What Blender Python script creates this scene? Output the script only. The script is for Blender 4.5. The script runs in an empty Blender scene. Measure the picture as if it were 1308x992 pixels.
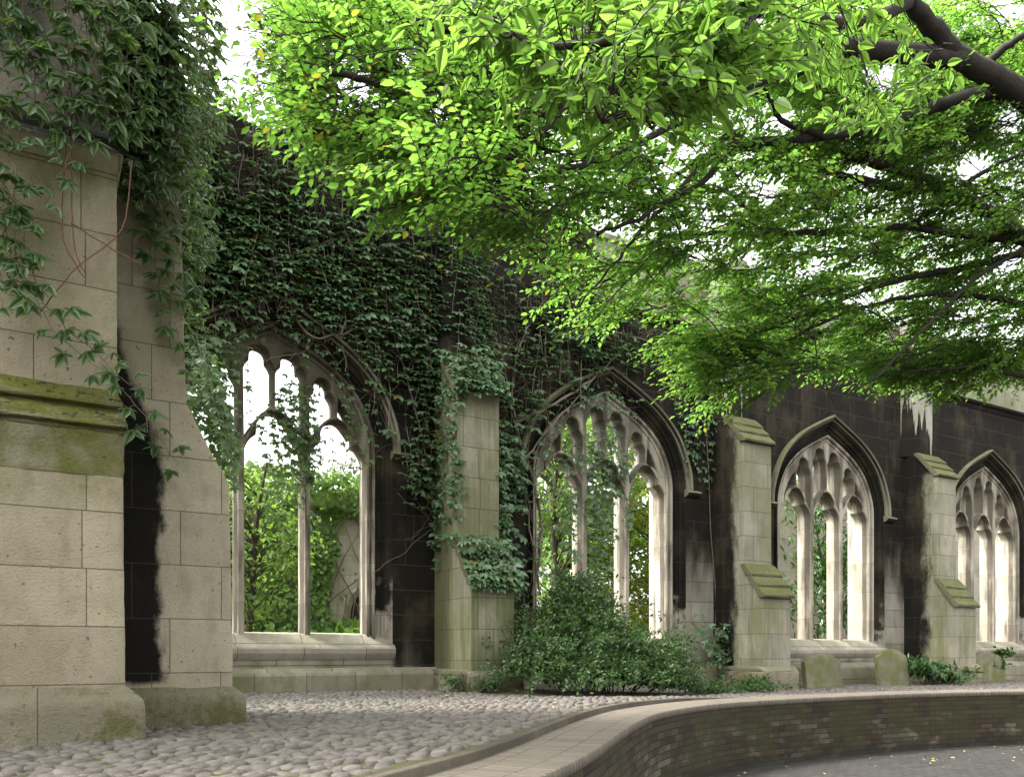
import bpy, math, random
import numpy as np
from mathutils import Vector, Matrix
from mathutils.geometry import tessellate_polygon

D = bpy.data
SC = bpy.context.scene
COL = SC.collection
random.seed(11)
rng = np.random.default_rng(11)

# ------------------------------------------------------------------ camera, sky, sun, exposure
EYE = .55
CAM_Y = -11.3
YAW = math.atan(1046 / 1796.)
cd = D.cameras.new('camera')
cam = D.objects.new('camera', cd)
COL.objects.link(cam)
cam.location = (0, CAM_Y, EYE)
cam.rotation_euler = (math.radians(90), 0, -YAW)
cd.sensor_width = 36
cd.lens = 36 * 1046 / 1308.
cd.shift_y = (833 - 496) / 1308.
cd.clip_start = .05
cd.clip_end = 500
SC.camera = cam

SUN_EL, SUN_AZ = math.radians(52), math.radians(-62)     # azimuth from +Y towards +X
w = D.worlds.new('World')
SC.world = w
w.use_nodes = True
wt = w.node_tree
wt.nodes.clear()
sky = wt.nodes.new('ShaderNodeTexSky')
sky.sky_type = 'NISHITA'
sky.sun_disc = False
sky.sun_elevation = SUN_EL
sky.sun_rotation = SUN_AZ
sky.air_density = 1.0
sky.dust_density = 5.0
hs = wt.nodes.new('ShaderNodeHueSaturation')             # overcast: the blue washed out by cloud
hs.inputs['Saturation'].default_value = .06
bg = wt.nodes.new('ShaderNodeBackground')
bg.inputs['Strength'].default_value = .15
wo = wt.nodes.new('ShaderNodeOutputWorld')
wt.links.new(sky.outputs[0], hs.inputs['Color'])
wt.links.new(hs.outputs[0], bg.inputs[0])
wt.links.new(bg.outputs[0], wo.inputs[0])

sl = D.lights.new('sun', 'SUN')
sl.energy = 1.5
sl.angle = math.radians(14)
sl.color = (1, .95, .87)
so = D.objects.new('sun', sl)
COL.objects.link(so)
sd = Vector((math.cos(SUN_EL) * math.sin(SUN_AZ), math.cos(SUN_EL) * math.cos(SUN_AZ), math.sin(SUN_EL)))
so.rotation_euler = sd.to_track_quat('Z', 'Y').to_euler()

SC.view_settings.view_transform = 'Standard'
SC.view_settings.look = 'None'
SC.view_settings.exposure = 2.45
SC.view_settings.gamma = 1.0
SC.view_settings.use_curve_mapping = False
SC.cycles.max_bounces = 8
SC.cycles.transmission_bounces = 6
SC.cycles.sample_clamp_indirect = 6

# ------------------------------------------------------------------ measuring the photograph
CS, CC = math.sin(YAW), math.cos(YAW)


def wp(px, py, Y=0.):
    u = (px - 654) / 1046.
    Z = (Y - CAM_Y) / (CC - CS * u)
    return (Z * (CS + CC * u), EYE + (833 - py) / 1046. * Z)


def dp(px, py, Z):
    u = (px - 654) / 1046.
    return np.array((Z * (CS + CC * u), CAM_Y + Z * (CC - CS * u), EYE + (833 - py) / 1046. * Z))


def inside(poly, x, y):
    c = False
    j = len(poly) - 1
    for i in range(len(poly)):
        xi, yi = poly[i]
        xj, yj = poly[j]
        if (yi > y) != (yj > y) and x < (xj - xi) * (y - yi) / (yj - yi) + xi:
            c = not c
        j = i
    return c


def sample_poly(poly, n):
    xs = [p[0] for p in poly]
    ys = [p[1] for p in poly]
    out = []
    while len(out) < n:
        x = random.uniform(min(xs), max(xs))
        y = random.uniform(min(ys), max(ys))
        if inside(poly, x, y):
            out.append((x, y))
    return out


# ------------------------------------------------------------------ objects
def tag(o, label=None, cat=None, group=None, kind=None):
    for k, v in (('label', label), ('category', cat), ('group', group), ('kind', kind)):
        if v:
            o[k] = v
    return o


def empty(name, loc, label, cat, group=None):
    o = D.objects.new(name, None)
    o.location = loc
    o.empty_display_size = .3
    COL.objects.link(o)
    return tag(o, label, cat, group)


def box_uv(me):
    n = len(me.loops)
    if not n:
        return
    uvl = me.uv_layers.new(name='UVMap')
    co = np.empty(len(me.vertices) * 3, np.float32)
    me.vertices.foreach_get('co', co)
    co = co.reshape(-1, 3)
    lv = np.empty(n, np.int32)
    me.loops.foreach_get('vertex_index', lv)
    nor = np.empty(len(me.polygons) * 3, np.float32)
    me.polygons.foreach_get('normal', nor)
    nor = np.abs(nor.reshape(-1, 3))
    lt = np.empty(len(me.polygons), np.int32)
    me.polygons.foreach_get('loop_total', lt)
    pn = np.repeat(np.argmax(nor * np.array([1, 1, .9]), axis=1), lt)
    p = co[lv]
    u = np.where(pn == 0, p[:, 1], p[:, 0])
    v = np.where(pn == 2, p[:, 1], p[:, 2])
    uvl.data.foreach_set('uv', np.stack([u, v], 1).astype(np.float32).ravel())


def obj(name, verts, faces, mat, parent=None, smooth=False, uv=True, bevel=0):
    """world-space verts -> one mesh object (kept in its parent's space)"""
    me = D.meshes.new(name)
    me.from_pydata([tuple(map(float, v)) for v in verts], [], faces)
    me.update()
    if bevel:
        import bmesh
        bm = bmesh.new()
        bm.from_mesh(me)
        bmesh.ops.recalc_face_normals(bm, faces=bm.faces)
        es = [e for e in bm.edges if len(e.link_faces) == 2 and e.calc_face_angle(0) > .5]
        bmesh.ops.bevel(bm, geom=es, offset=bevel, segments=2, affect='EDGES', profile=.6)
        bm.to_mesh(me)
        bm.free()
    if uv:
        box_uv(me)
    return finish(name, me, mat, parent, smooth)


def finish(name, me, mat, parent=None, smooth=False):
    me.materials.append(mat)
    if smooth:
        me.polygons.foreach_set('use_smooth', [True] * len(me.polygons))
    o = D.objects.new(name, me)
    COL.objects.link(o)
    if parent is not None:
        base = Vector((0, 0, 0))
        q = parent
        while q is not None:
            base += q.location
            q = q.parent
        me.transform(Matrix.Translation(-base))
        o.parent = parent
    return o


def tri_obj(name, V, F, mat, parent=None, smooth=True, UV=None):
    """numpy verts (n,3), faces (m,k)"""
    me = D.meshes.new(name)
    V = np.asarray(V, np.float32)
    F = np.asarray(F, np.int32)
    k = F.shape[1]
    me.vertices.add(len(V))
    me.vertices.foreach_set('co', V.ravel())
    me.loops.add(F.size)
    me.loops.foreach_set('vertex_index', F.ravel())
    me.polygons.add(len(F))
    me.polygons.foreach_set('loop_start', np.arange(0, F.size, k, dtype=np.int32))
    me.update(calc_edges=True)
    me.validate()
    if UV is not None:
        l = me.uv_layers.new(name='UVMap')
        l.data.foreach_set('uv', np.asarray(UV, np.float32)[F.ravel()].ravel())
    return finish(name, me, mat, parent, smooth)


def roughen(o, cell=.10, amp=.005, freq=3.0, angle=35):
    """worn stone: finer faces pushed in and out a few millimetres, more at the arrises"""
    import bmesh
    from mathutils import noise
    me = o.data
    bm = bmesh.new()
    bm.from_mesh(me)
    for k in range(9):
        es = [e for e in bm.edges if e.calc_length() > cell * 1.5]
        if not es or len(bm.verts) > 60000:
            break
        bmesh.ops.subdivide_edges(bm, edges=es, cuts=1, use_grid_fill=True)
        bmesh.ops.triangulate(bm, faces=[f for f in bm.faces if len(f.verts) > 4])
    bm.normal_update()
    mv = []
    for v in bm.verts:
        p = v.co
        n1 = noise.noise(p * freq) + .6 * noise.noise(p * freq * 3.1) + .4 * noise.noise(p * freq * 7.7)
        edge = max([e.calc_face_angle(0) for e in v.link_edges if len(e.link_faces) == 2] + [0])
        chip = -max(0, noise.noise(p * 5 + Vector((7, 3, 1))) - .12) * 5 if edge > .35 else 0
        mv.append(v.normal * amp * (n1 + chip))
    for v, d in zip(bm.verts, mv):
        v.co += d
    bm.to_mesh(me)
    bm.free()
    while me.uv_layers:
        me.uv_layers.remove(me.uv_layers[0])
    box_uv(me)
    me.polygons.foreach_set('use_smooth', [True] * len(me.polygons))
    me.set_sharp_from_angle(angle=math.radians(angle))
    return o


def prism(profile, x0, x1):
    """profile in (y,z) swept along x"""
    n = len(profile)
    V = [(x0, y, z) for y, z in profile] + [(x1, y, z) for y, z in profile]
    F = [tuple(range(n))[::-1], tuple(range(n, 2 * n))]
    F += [(i, (i + 1) % n, n + (i + 1) % n, n + i) for i in range(n)]
    return V, F


def vprism(plan, z0, z1):
    n = len(plan)
    V = [(x, y, z0) for x, y in plan] + [(x, y, z1) for x, y in plan]
    F = [tuple(range(n))[::-1], tuple(range(n, 2 * n))]
    F += [(i, (i + 1) % n, n + (i + 1) % n, n + i) for i in range(n)]
    return V, F


def box(x0, x1, y0, y1, z0, z1):
    return vprism([(x0, y0), (x1, y0), (x1, y1), (x0, y1)], z0, z1)


def join(*parts):
    V, F = [], []
    for v, f in parts:
        o = len(V)
        V += list(v)
        F += [tuple(i + o for i in q) for q in f]
    return V, F


# ------------------------------------------------------------------ node materials
class NB:
    def __init__(s, name):
        s.m = D.materials.new(name)
        s.m.use_nodes = True
        s.t = s.m.node_tree
        s.t.nodes.clear()
        s.out = s.n('ShaderNodeOutputMaterial')
        s.geo = s.n('ShaderNodeNewGeometry')
        s.pos = s.geo.outputs['Position']
        sp = s.n('ShaderNodeSeparateXYZ')
        s.l(s.pos, sp.inputs[0])
        s.x, s.y, s.z = sp.outputs
        sn = s.n('ShaderNodeSeparateXYZ')
        s.l(s.geo.outputs['Normal'], sn.inputs[0])
        s.nz = sn.outputs[2]

    def n(s, t, **kw):
        nd = s.t.nodes.new(t)
        for k, v in kw.items():
            setattr(nd, k, v)
        return nd

    def l(s, a, b):
        s.t.links.new(a, b)

    def put(s, sock, v):
        if isinstance(v, bpy.types.NodeSocket):
            s.l(v, sock)
        elif isinstance(v, tuple) and len(v) == 3 and sock.type == 'RGBA':
            sock.default_value = v + (1,)
        else:
            sock.default_value = v

    def ma(s, op, a, b=0., c=None):
        nd = s.n('ShaderNodeMath', operation=op)
        s.put(nd.inputs[0], a)
        s.put(nd.inputs[1], b)
        if c is not None:
            s.put(nd.inputs[2], c)
        return nd.outputs[0]

    def add(s, a, b): return s.ma('ADD', a, b)
    def sub(s, a, b): return s.ma('SUBTRACT', a, b)
    def mul(s, a, b): return s.ma('MULTIPLY', a, b)

    def sm(s, v, lo, hi, a=0., b=1.):
        nd = s.n('ShaderNodeMapRange', interpolation_type='SMOOTHSTEP')
        s.put(nd.inputs[0], v)
        for i, q in enumerate((lo, hi, a, b)):
            nd.inputs[i + 1].default_value = q
        return nd.outputs[0]

    def noise(s, scale, detail=4, sc=None, vec=None, rough=.55):
        v = vec or s.pos
        if sc:
            vm = s.n('ShaderNodeVectorMath', operation='MULTIPLY')
            s.l(v, vm.inputs[0])
            vm.inputs[1].default_value = sc
            v = vm.outputs[0]
        nd = s.n('ShaderNodeTexNoise')
        s.l(v, nd.inputs['Vector'])
        nd.inputs['Scale'].default_value = scale
        nd.inputs['Detail'].default_value = detail
        nd.inputs['Roughness'].default_value = rough
        return nd.outputs[0]

    def mix(s, f, a, b, mode='MIX'):
        nd = s.n('ShaderNodeMix', data_type='RGBA', blend_type=mode)
        s.put(nd.inputs[0], f)
        s.put(nd.inputs[6], a)
        s.put(nd.inputs[7], b)
        return nd.outputs[2]

    def uv(s):
        return s.n('ShaderNodeUVMap', uv_map='UVMap').outputs[0]

    def brick(s, bw, rh, ms, c1, c2, mc, vec=None, smooth=.2, off=.5, sq=1.):
        nd = s.n('ShaderNodeTexBrick', offset=off, squash=sq, squash_frequency=3)
        s.l(vec or s.uv(), nd.inputs['Vector'])
        for k, v in (('Color1', c1), ('Color2', c2), ('Mortar', mc)):
            nd.inputs[k].default_value = v + (1,)
        for k, v in (('Scale', 1), ('Mortar Size', ms), ('Mortar Smooth', smooth), ('Bias', 0), ('Brick Width', bw), ('Row Height', rh)):
            nd.inputs[k].default_value = v
        return nd.outputs['Color'], nd.outputs['Fac']

    def surf(s, color, rough=.9, height=None, bump=.5, dist=.02, spec=.3):
        p = s.n('ShaderNodeBsdfPrincipled')
        s.put(p.inputs['Base Color'], color)
        s.put(p.inputs['Roughness'], rough)
        p.inputs['Specular IOR Level'].default_value = spec
        if height is not None:
            b = s.n('ShaderNodeBump')
            b.inputs['Strength'].default_value = bump
            b.inputs['Distance'].default_value = dist
            s.l(height, b.inputs['Height'])
            s.l(b.outputs[0], p.inputs['Normal'])
        s.l(p.outputs[0], s.out.inputs[0])
        return s.m


def stone(name, c1, c2, bw=.95, rh=.37, ms=.007, soot_shade=None, green=None, gcol=(.085, .1, .022), bump=.6,
          scol=((.013, .012, .009), (.066, .053, .033)), joint=(.06, .05, .04), pits=.5, grain=45, fine=1.):
    b = NB(name)
    n1 = b.noise(1.1, 5)
    n2 = b.noise(grain, 4, rough=.7)
    n3 = b.noise(9, 5, sc=(1, 1, .35))
    tint, mort = b.brick(bw, rh, ms, (.86, .85, .83), (1.08, 1.06, 1.03), (1, 1, 1), off=.41, sq=.78)
    c = b.mix(b.sm(n1, .35, .65), c1, c2)
    c = b.mix(1., c, tint, 'MULTIPLY')
    c = b.mix(b.sm(n3, .45, .8, 0, .45), c, (c1[0] * .55, c1[1] * .52, c1[2] * .48))
    c = b.mix(b.sm(b.noise(4.3, 6, rough=.65), .5, .72, 0, .35), c, (c1[0] * .62, c1[1] * .6, c1[2] * .5))
    c = b.mix(b.sm(n2, .53, .75, 0, min(.5, .5 * fine)), c, (c1[0] * .45, c1[1] * .43, c1[2] * .4))
    pit = b.sm(b.noise(26, 3, rough=.6), .66, .74)
    c = b.mix(b.mul(pit, pits), c, (.09, .08, .065))
    if green:
        c = b.mix(green(b), c, b.mix(b.noise(30, 3), gcol, (gcol[0] * 1.9, gcol[1] * 1.8, gcol[2] * 1.8)))
    if soot_shade:  # dark layer: real soot, on a few parts painted shade
        sc_ = b.mix(b.sm(b.add(b.noise(1.3, 7, sc=(1, 1, .8), rough=.65), b.mul(b.sub(b.noise(5, 4, sc=(1, 1, .15)), .5), .35)), .45, .78), scol[0], scol[1])
        sc_ = b.mix(1., sc_, tint, 'MULTIPLY')
        c = b.mix(soot_shade(b), c, sc_)
    c = b.mix(b.mul(mort, .75), c, joint)
    h = b.add(b.add(b.mul(n2, .30 * fine), b.mul(b.noise(grain * 2.3, 3, rough=.7), .22 * fine)), b.mul(b.noise(3.5, 3), .35))
    h = b.sub(h, b.mul(mort, .7))
    h = b.sub(h, b.mul(pit, .45))
    return b.surf(c, .92, h, bump, .025, .2)


PALE1, PALE2 = (.34, .31, .255), (.44, .405, .335)
GREY1, GREY2 = (.30, .275, .235), (.40, .37, .315)


def soot_wall(b):
    lim = b.sm(b.x, 6.2, 9.0, -.2, 2.1)
    wob = b.mul(b.sub(b.noise(.9, 5, sc=(1.6, 1, .45)), .5), 4.2)
    v = b.sub(b.add(b.z, wob), lim)
    m = b.sm(v, -.9, .55)
    low = b.sm(b.add(b.z, b.mul(b.sub(b.noise(3, 4), .5), .5)), .22, .36)     # the base course stays pale
    patch = b.sm(b.noise(2.3, 6, sc=(1, 1, .5)), .66, .78, 1, .35)
    band = b.sub(1., b.mul(b.sm(b.x, 4.5, 4.6, 1, 0), b.sm(b.add(b.z, b.mul(b.noise(3, 4), .2)), .64, .72, 1, 0)))
    return b.mul(b.mul(b.mul(m, low), patch), band)


def green_wall(b):
    near = b.mul(b.sm(b.x, 4.5, 5.15), b.sm(b.x, 5.5, 6.4, 1, 0))
    lowz = b.sm(b.z, .3, 1.3, .8, 0)
    n = b.sm(b.noise(1.6, 5, sc=(1, 1, .5)), .40, .62)
    return b.mul(n, b.ma('MAXIMUM', b.mul(near, b.sm(b.z, 1.6, 3.4, .9, .2)), lowz))


def mossy(amount, lo=.25, hi=.7, nscale=5):
    def f(b):
        return b.mul(b.mul(b.sm(b.nz, lo, hi), b.sm(b.noise(nscale, 6, rough=.7), .38, .56)), amount)
    return f


M = {}
M['wall'] = stone('sooty_ashlar', GREY1, GREY2, soot_shade=soot_wall, green=green_wall, gcol=(.05, .062, .010))
M['hollow'] = stone('black_moulding', GREY1, GREY2, bw=4, rh=.55, ms=.004,
                    soot_shade=lambda b: b.sm(b.add(b.noise(2.2, 5), b.sm(b.z, .6, 2.4, -.12, .25)), .40, .55), green=mossy(.7))
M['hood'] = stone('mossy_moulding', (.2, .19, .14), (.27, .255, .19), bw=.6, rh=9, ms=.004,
                  green=mossy(.75, .0, .5), soot_shade=lambda b: b.sm(b.nz, -.1, -.6, 0., .95), gcol=(.10, .115, .04))  # downward faces blackened
M['tracery'] = stone('carved_limestone', (.36, .325, .265), (.46, .425, .355), bw=9, rh=.62, ms=.003, pits=.2, bump=.3,
                     soot_shade=lambda b: b.mul(b.sm(b.add(b.add(b.noise(2.6, 5, sc=(2, 2, .35)), b.sm(b.z, 2.8, 4.6, 0, .16)), b.add(b.sm(b.x, 4.7, 6, .14, 0), b.mul(b.sm(b.y, .165, .19), b.sm(b.y, .30, .27, 0, .22)))), .46, .74), b.sm(b.x, 3, 9, .95, .85)),  # front mouldings toned darker by depth so the reveals stay pale
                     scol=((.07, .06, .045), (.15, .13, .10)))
M['sill'] = stone('weathered_sill', GREY1, GREY2, bw=1.15, rh=5, ms=.006, green=mossy(.35, .3, .9))
M['base'] = stone('base_course', (.23, .215, .16), (.33, .305, .235), bw=.9, rh=.30, ms=.006,
                  green=lambda b: b.sm(b.noise(1.4, 5), .42, .66, 0, .6), gcol=(.075, .082, .03))


def soot_buttress(b):
    e = b.add(b.y, b.mul(b.sub(b.noise(1.7, 9, sc=(1, 1.6, .7), rough=.72), .5), 1.0))
    blk = b.sm(e, -.64, -.40)
    strk = b.mul(b.sm(b.noise(4, 4, sc=(1.5, 1.5, .12)), .60, .64), b.sm(b.z, 4.6, 5.4))
    return b.ma('MAXIMUM', b.mul(blk, b.sm(b.x, 7, 9, .35, 1)), strk)


M['buttress'] = stone('buttress_ashlar', (.27, .253, .195), (.35, .33, .262), bw=.62, rh=.44, ms=.005,
                      soot_shade=soot_buttress, green=lambda b: b.mul(b.sm(b.add(b.noise(1.6, 6, sc=(1, 1, .5)), b.mul(b.sub(b.noise(7, 4, sc=(3, 3, .10)), .5), .5)), .36, .64),
                                                                b.mul(b.sm(b.z, 0, 4, .7, .5), b.sm(b.x, 7, 9, 1.35, 1.))), gcol=(.10, .112, .046))
M['pilaster'] = stone('streaked_pilaster', (.33, .32, .28), (.42, .41, .36), bw=2, rh=.75, ms=.005,
                      soot_shade=lambda b: b.ma('MAXIMUM', b.sm(b.sub(b.noise(3.2, 4, sc=(2.0, 2.0, .10)), b.sm(b.z, 4.8, 6.4, -.05, .16)), .44, .47), b.sm(b.x, 8, 7)),
                      green=lambda b: b.sm(b.noise(1.1, 4), .4, .7, 0, .45), gcol=(.1, .11, .045))
M['parapet'] = stone('parapet_ashlar', (.30, .30, .22), (.40, .39, .30), bw=1.1, rh=.6, ms=.005,
                     green=lambda b: b.sm(b.noise(1.2, 5), .35, .7, 0, .6), gcol=(.10, .115, .045))
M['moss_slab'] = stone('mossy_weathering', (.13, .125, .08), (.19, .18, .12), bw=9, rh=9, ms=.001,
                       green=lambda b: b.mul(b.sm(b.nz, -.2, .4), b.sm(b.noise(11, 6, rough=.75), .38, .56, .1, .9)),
                       gcol=(.06, .075, .016), bump=1., soot_shade=lambda b: b.sm(b.nz, .0, -.4, 0, .8))  # undersides painted dark, as the shade in the gaps between slabs
M['pier'] = stone('near_pier_ashlar', (.405, .355, .255), (.50, .447, .335), bw=.80, rh=.355, ms=.0035, bump=1., pits=.9, grain=60, fine=2.6,
                  green=lambda b: b.mul(b.sm(b.noise(1.5, 6, sc=(1, 1, .6), rough=.65), .24, .56), b.ma('MAXIMUM', b.sm(b.z, 2.4, 3.5, .12, .85), b.mul(b.sm(b.z, 1.2, 1.6), b.sm(b.z, 1.7, 1.9, .7, .1)))),
                  gcol=(.10, .105, .03))
M['pier_band'] = stone('mossy_string_course', (.30, .28, .20), (.38, .35, .26), bw=1.4, rh=9, ms=.004, bump=1., pits=.5, fine=2.8,
                       green=lambda b: b.ma('MAXIMUM', b.mul(b.sm(b.nz, .1, .6), b.sm(b.noise(8, 7, rough=.75), .40, .52)),
                                            b.sm(b.noise(2.2, 6), .36, .62, 0, .9)), gcol=(.08, .088, .014),
                       soot_shade=lambda b: b.mul(b.sm(b.nz, .2, .6), b.sm(b.noise(14, 6, rough=.8), .53, .62)),
                       scol=((.02, .018, .012), (.05, .042, .025)))
M['plinth'] = stone('damp_plinth', (.24, .22, .155), (.34, .31, .225), bw=2.2, rh=9, ms=.004, bump=1., grain=50, fine=2.8,
                    green=lambda b: b.mul(b.sm(b.add(b.noise(2.2, 8, rough=.7), b.mul(b.sub(b.noise(22, 5, rough=.7), .5), .3)), .42, .62), b.sm(b.z, .0, .3, .9, .6)), gcol=(.07, .068, .02))


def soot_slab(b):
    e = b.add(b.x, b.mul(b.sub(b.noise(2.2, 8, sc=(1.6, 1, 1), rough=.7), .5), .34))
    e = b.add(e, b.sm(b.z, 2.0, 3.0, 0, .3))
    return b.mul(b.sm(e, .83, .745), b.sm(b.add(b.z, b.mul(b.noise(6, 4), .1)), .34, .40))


M['slab'] = stone('side_buttress_ashlar', (.35, .31, .23), (.43, .39, .30), bw=.62, rh=.40, ms=.0035, soot_shade=soot_slab, bump=.8, fine=1.8,
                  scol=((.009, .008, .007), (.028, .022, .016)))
M['headstone'] = stone('lichened_headstone', (.17, .165, .11), (.25, .24, .165), bw=9, rh=9, ms=.001,
                       green=lambda b: b.sm(b.noise(3.5, 5), .38, .62, 0, .8), gcol=(.085, .095, .028), bump=.8)
M['back_wall'] = stone('pale_back_wall', (.40, .38, .32), (.5, .475, .41), bw=1.2, rh=.5, ms=.003, pits=.1,
                       green=lambda b: b.sm(b.noise(.8, 5), .45, .7, 0, .4), gcol=(.12, .14, .06))


def mat_brick():
    b = NB('dark_brickwork')
    uvn = b.uv()
    tint, mort = b.brick(.235, .073, .006, (.020, .0135, .0085), (.062, .041, .024), (.011, .0095, .007))
    c = b.mix(b.sm(b.noise(2.0, 5, sc=(1, 1, .6)), .42, .62, 0, .7), tint, b.mix(b.noise(30, 3), (.02, .022, .007), (.05, .052, .016)))
    pale = b.mul(b.sm(b.noise(1.9, 5, sc=(1, 1, 2.0)), .50, .62), b.sm(b.z, -.25, -.5))
    lic, lm = b.brick(.235, .073, .006, (.04, .034, .02), (.15, .135, .10), (.024, .021, .014))
    c = b.mix(b.mul(pale, .75), c, lic)
    damp = b.sm(b.add(b.z, b.mul(b.sub(b.noise(3, 4), .5), .25)), -.72, -.86)
    c = b.mix(b.mul(damp, .7), c, (.018, .017, .013))
    h = b.sub(b.mul(b.noise(40, 4), .4), mort)
    return b.surf(c, .85, h, .7, .012)


def mat_coping():
    b = NB('coping_bricks')
    tint, mort = b.brick(.075, .23, .004, (.115, .098, .076), (.165, .14, .11), (.036, .03, .024), off=0)
    c = b.mix(b.sm(b.noise(3, 6), .4, .7, 0, .6), tint, (.13, .112, .088))
    c = b.mix(b.sm(b.noise(60, 3), .62, .7, 0, .7), c, (.3, .27, .23))
    h = b.sub(b.mul(b.noise(50, 4), .5), mort)
    return b.surf(c, .85, h, .5, .01)


def mat_path():
    b = NB('setts_paving')
    tint, mort = b.brick(.21, .075, .008, (.026, .024, .022), (.052, .048, .043), (.010, .0095, .008), vec=b.pos)
    c = b.mix(b.sm(b.noise(1.5, 5), .35, .7, 0, .6), tint, (.038, .035, .031))
    h = b.sub(b.mul(b.noise(30, 4), .5), mort)
    return b.surf(c, .75, h, .8, .015)


def mat_soil():
    b = NB('mossy_soil')
    n = b.noise(3, 5)
    c = b.mix(b.noise(20, 4), (.05, .041, .031), (.10, .084, .063))
    moss = b.mul(b.sm(n, .40, .56), b.sm(b.x, .5, 3.5, 1, .15))
    c = b.mix(moss, c, b.mix(b.noise(25, 3), (.05, .05, .012), (.11, .105, .03)))
    return b.surf(c, .95, b.noise(60, 4), .8, .02)


def mat_cobble():
    b = NB('cobble_stone')
    r = b.geo.outputs['Random Per Island']
    cr = b.n('ShaderNodeValToRGB')
    b.l(r, cr.inputs[0])
    e = cr.color_ramp.elements
    e[0].position, e[0].color = 0, (.06, .053, .044, 1)
    e[1].position, e[1].color = 1, (.145, .128, .107, 1)
    for p, c in ((.3, (.098, .086, .073, 1)), (.55, (.118, .102, .082, 1)), (.8, (.112, .10, .087, 1))):
        q = cr.color_ramp.elements.new(p)
        q.color = c
    c = b.mix(b.sm(b.noise(70, 4), .5, .7, 0, .45), cr.outputs[0], (.10, .09, .08))
    c = b.mix(b.sm(b.noise(1.6, 5), .5, .7, 0, .4), c, (.14, .12, .09))
    return b.surf(c, .62, b.noise(55, 4), .35, .01, .4)


def mat_plain(name, c, c2=None, rough=.8, scale=12, bump=.4):
    b = NB(name)
    col = b.mix(b.noise(scale, 4), c, c2 or c)
    return b.surf(col, rough, b.noise(scale * 3, 4), bump, .01)


def leaf_mat(name, c1, c2, trans, tfac=.45, rough=.45, spec=.4, veins=False, odd=None):
    b = NB(name)
    r = b.geo.outputs['Random Per Island']
    c = b.mix(r, c1, c2)
    t = b.mix(r, trans, (trans[0] * 1.25, trans[1] * 1.1, trans[2] * .9))
    if odd:
        k = b.sm(b.ma('FRACT', b.mul(r, 37.7), 0), .965, .97)
        c = b.mix(k, c, odd)
        t = b.mix(k, t, odd)
    p = b.n('ShaderNodeBsdfPrincipled')
    p.inputs['Roughness'].default_value = rough
    p.inputs['Specular IOR Level'].default_value = spec
    tr = b.n('ShaderNodeBsdfTranslucent')
    if veins:
        su = b.n('ShaderNodeSeparateXYZ')
        b.l(b.uv(), su.inputs[0])
        av = b.ma('ABSOLUTE', su.outputs[1])
        ph = b.sub(b.mul(su.outputs[0], 13), b.mul(av, 9))
        s_ = b.ma('PINGPONG', ph, .5)
        vein = b.sm(s_, .10, .0, 0, .5)
        mid = b.sm(av, .035, .012)
        vv = b.ma('MAXIMUM', vein, mid)
        t = b.mix(b.mul(vv, .45), t, (trans[0] * .5, trans[1] * .6, trans[2] * .6))
        bp = b.n('ShaderNodeBump')
        bp.inputs['Strength'].default_value = .5
        bp.inputs['Distance'].default_value = .004
        b.l(b.mul(vv, -1), bp.inputs['Height'])
        b.l(bp.outputs[0], p.inputs['Normal'])
    b.put(p.inputs['Base Color'], c)
    b.put(tr.inputs['Color'], t)
    mx = b.n('ShaderNodeMixShader')
    mx.inputs[0].default_value = tfac
    b.l(p.outputs[0], mx.inputs[1])
    b.l(tr.outputs[0], mx.inputs[2])
    b.l(mx.outputs[0], b.out.inputs[0])
    return b.m


M['brick'] = mat_brick()
M['coping'] = mat_coping()
M['path'] = mat_path()
M['soil'] = mat_soil()
M['cobble'] = mat_cobble()
M['kerb'] = stone('kerb_stone', (.075, .064, .05), (.115, .10, .078), bw=.8, rh=9, ms=.004, bump=.5)
M['bark'] = mat_plain('dark_bark', (.018, .015, .012), (.045, .038, .03), .9, 14, .8)
M['bark2'] = mat_plain('grey_bark', (.05, .042, .033), (.10, .085, .065), .9, 10, .8)
M['stem'] = mat_plain('dry_creeper_stem', (.10, .08, .06), (.26, .215, .165), .9, 4, .4)
M['redstem'] = mat_plain('reddish_creeper_stem', (.16, .055, .035), (.12, .075, .05), .7, 4, .2)
M['leaf_tree'] = leaf_mat('tree_leaf', (.06, .115, .02), (.10, .165, .032), (.165, .36, .05), .66, .5, .3, odd=(.30, .30, .03))
M['leaf_near'] = leaf_mat('near_tree_leaf', (.075, .13, .022), (.11, .18, .034), (.17, .35, .05), .6, .5, .3, veins=True)
M['leaf_ivy'] = leaf_mat('creeper_leaf', (.065, .135, .062), (.13, .21, .10), (.12, .25, .06), .25, .38, .6, odd=(.16, .12, .03))
M['leaf_creeper'] = leaf_mat('near_creeper_leaf', (.06, .11, .046), (.115, .175, .08), (.18, .33, .06), .42, .38, .5)
M['leaf_bush'] = leaf_mat('bush_leaf', (.020, .054, .012), (.052, .105, .024), (.07, .16, .02), .28, .48, .35)
M['leaf_shrub'] = leaf_mat('glossy_shrub_leaf', (.022, .07, .014), (.05, .12, .02), (.07, .2, .02), .22, .3, .5)
M['leaf_back'] = leaf_mat('garden_leaf', (.075, .15, .03), (.15, .24, .055), (.22, .40, .06), .42, .5, .3, odd=(.22, .28, .04))
M['leaf_far'] = leaf_mat('grey_green_leaf', (.09, .12, .07), (.13, .16, .09), (.14, .18, .08), .3, .6, .2)
M['leaf_yellow'] = leaf_mat('yellow_leaf', (.10, .16, .02), (.19, .23, .03), (.32, .40, .05), .45, .5, .3)
M['fallen'] = mat_plain('fallen_leaf', (.35, .25, .06), (.45, .36, .10), .7, 30, .1)

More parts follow.
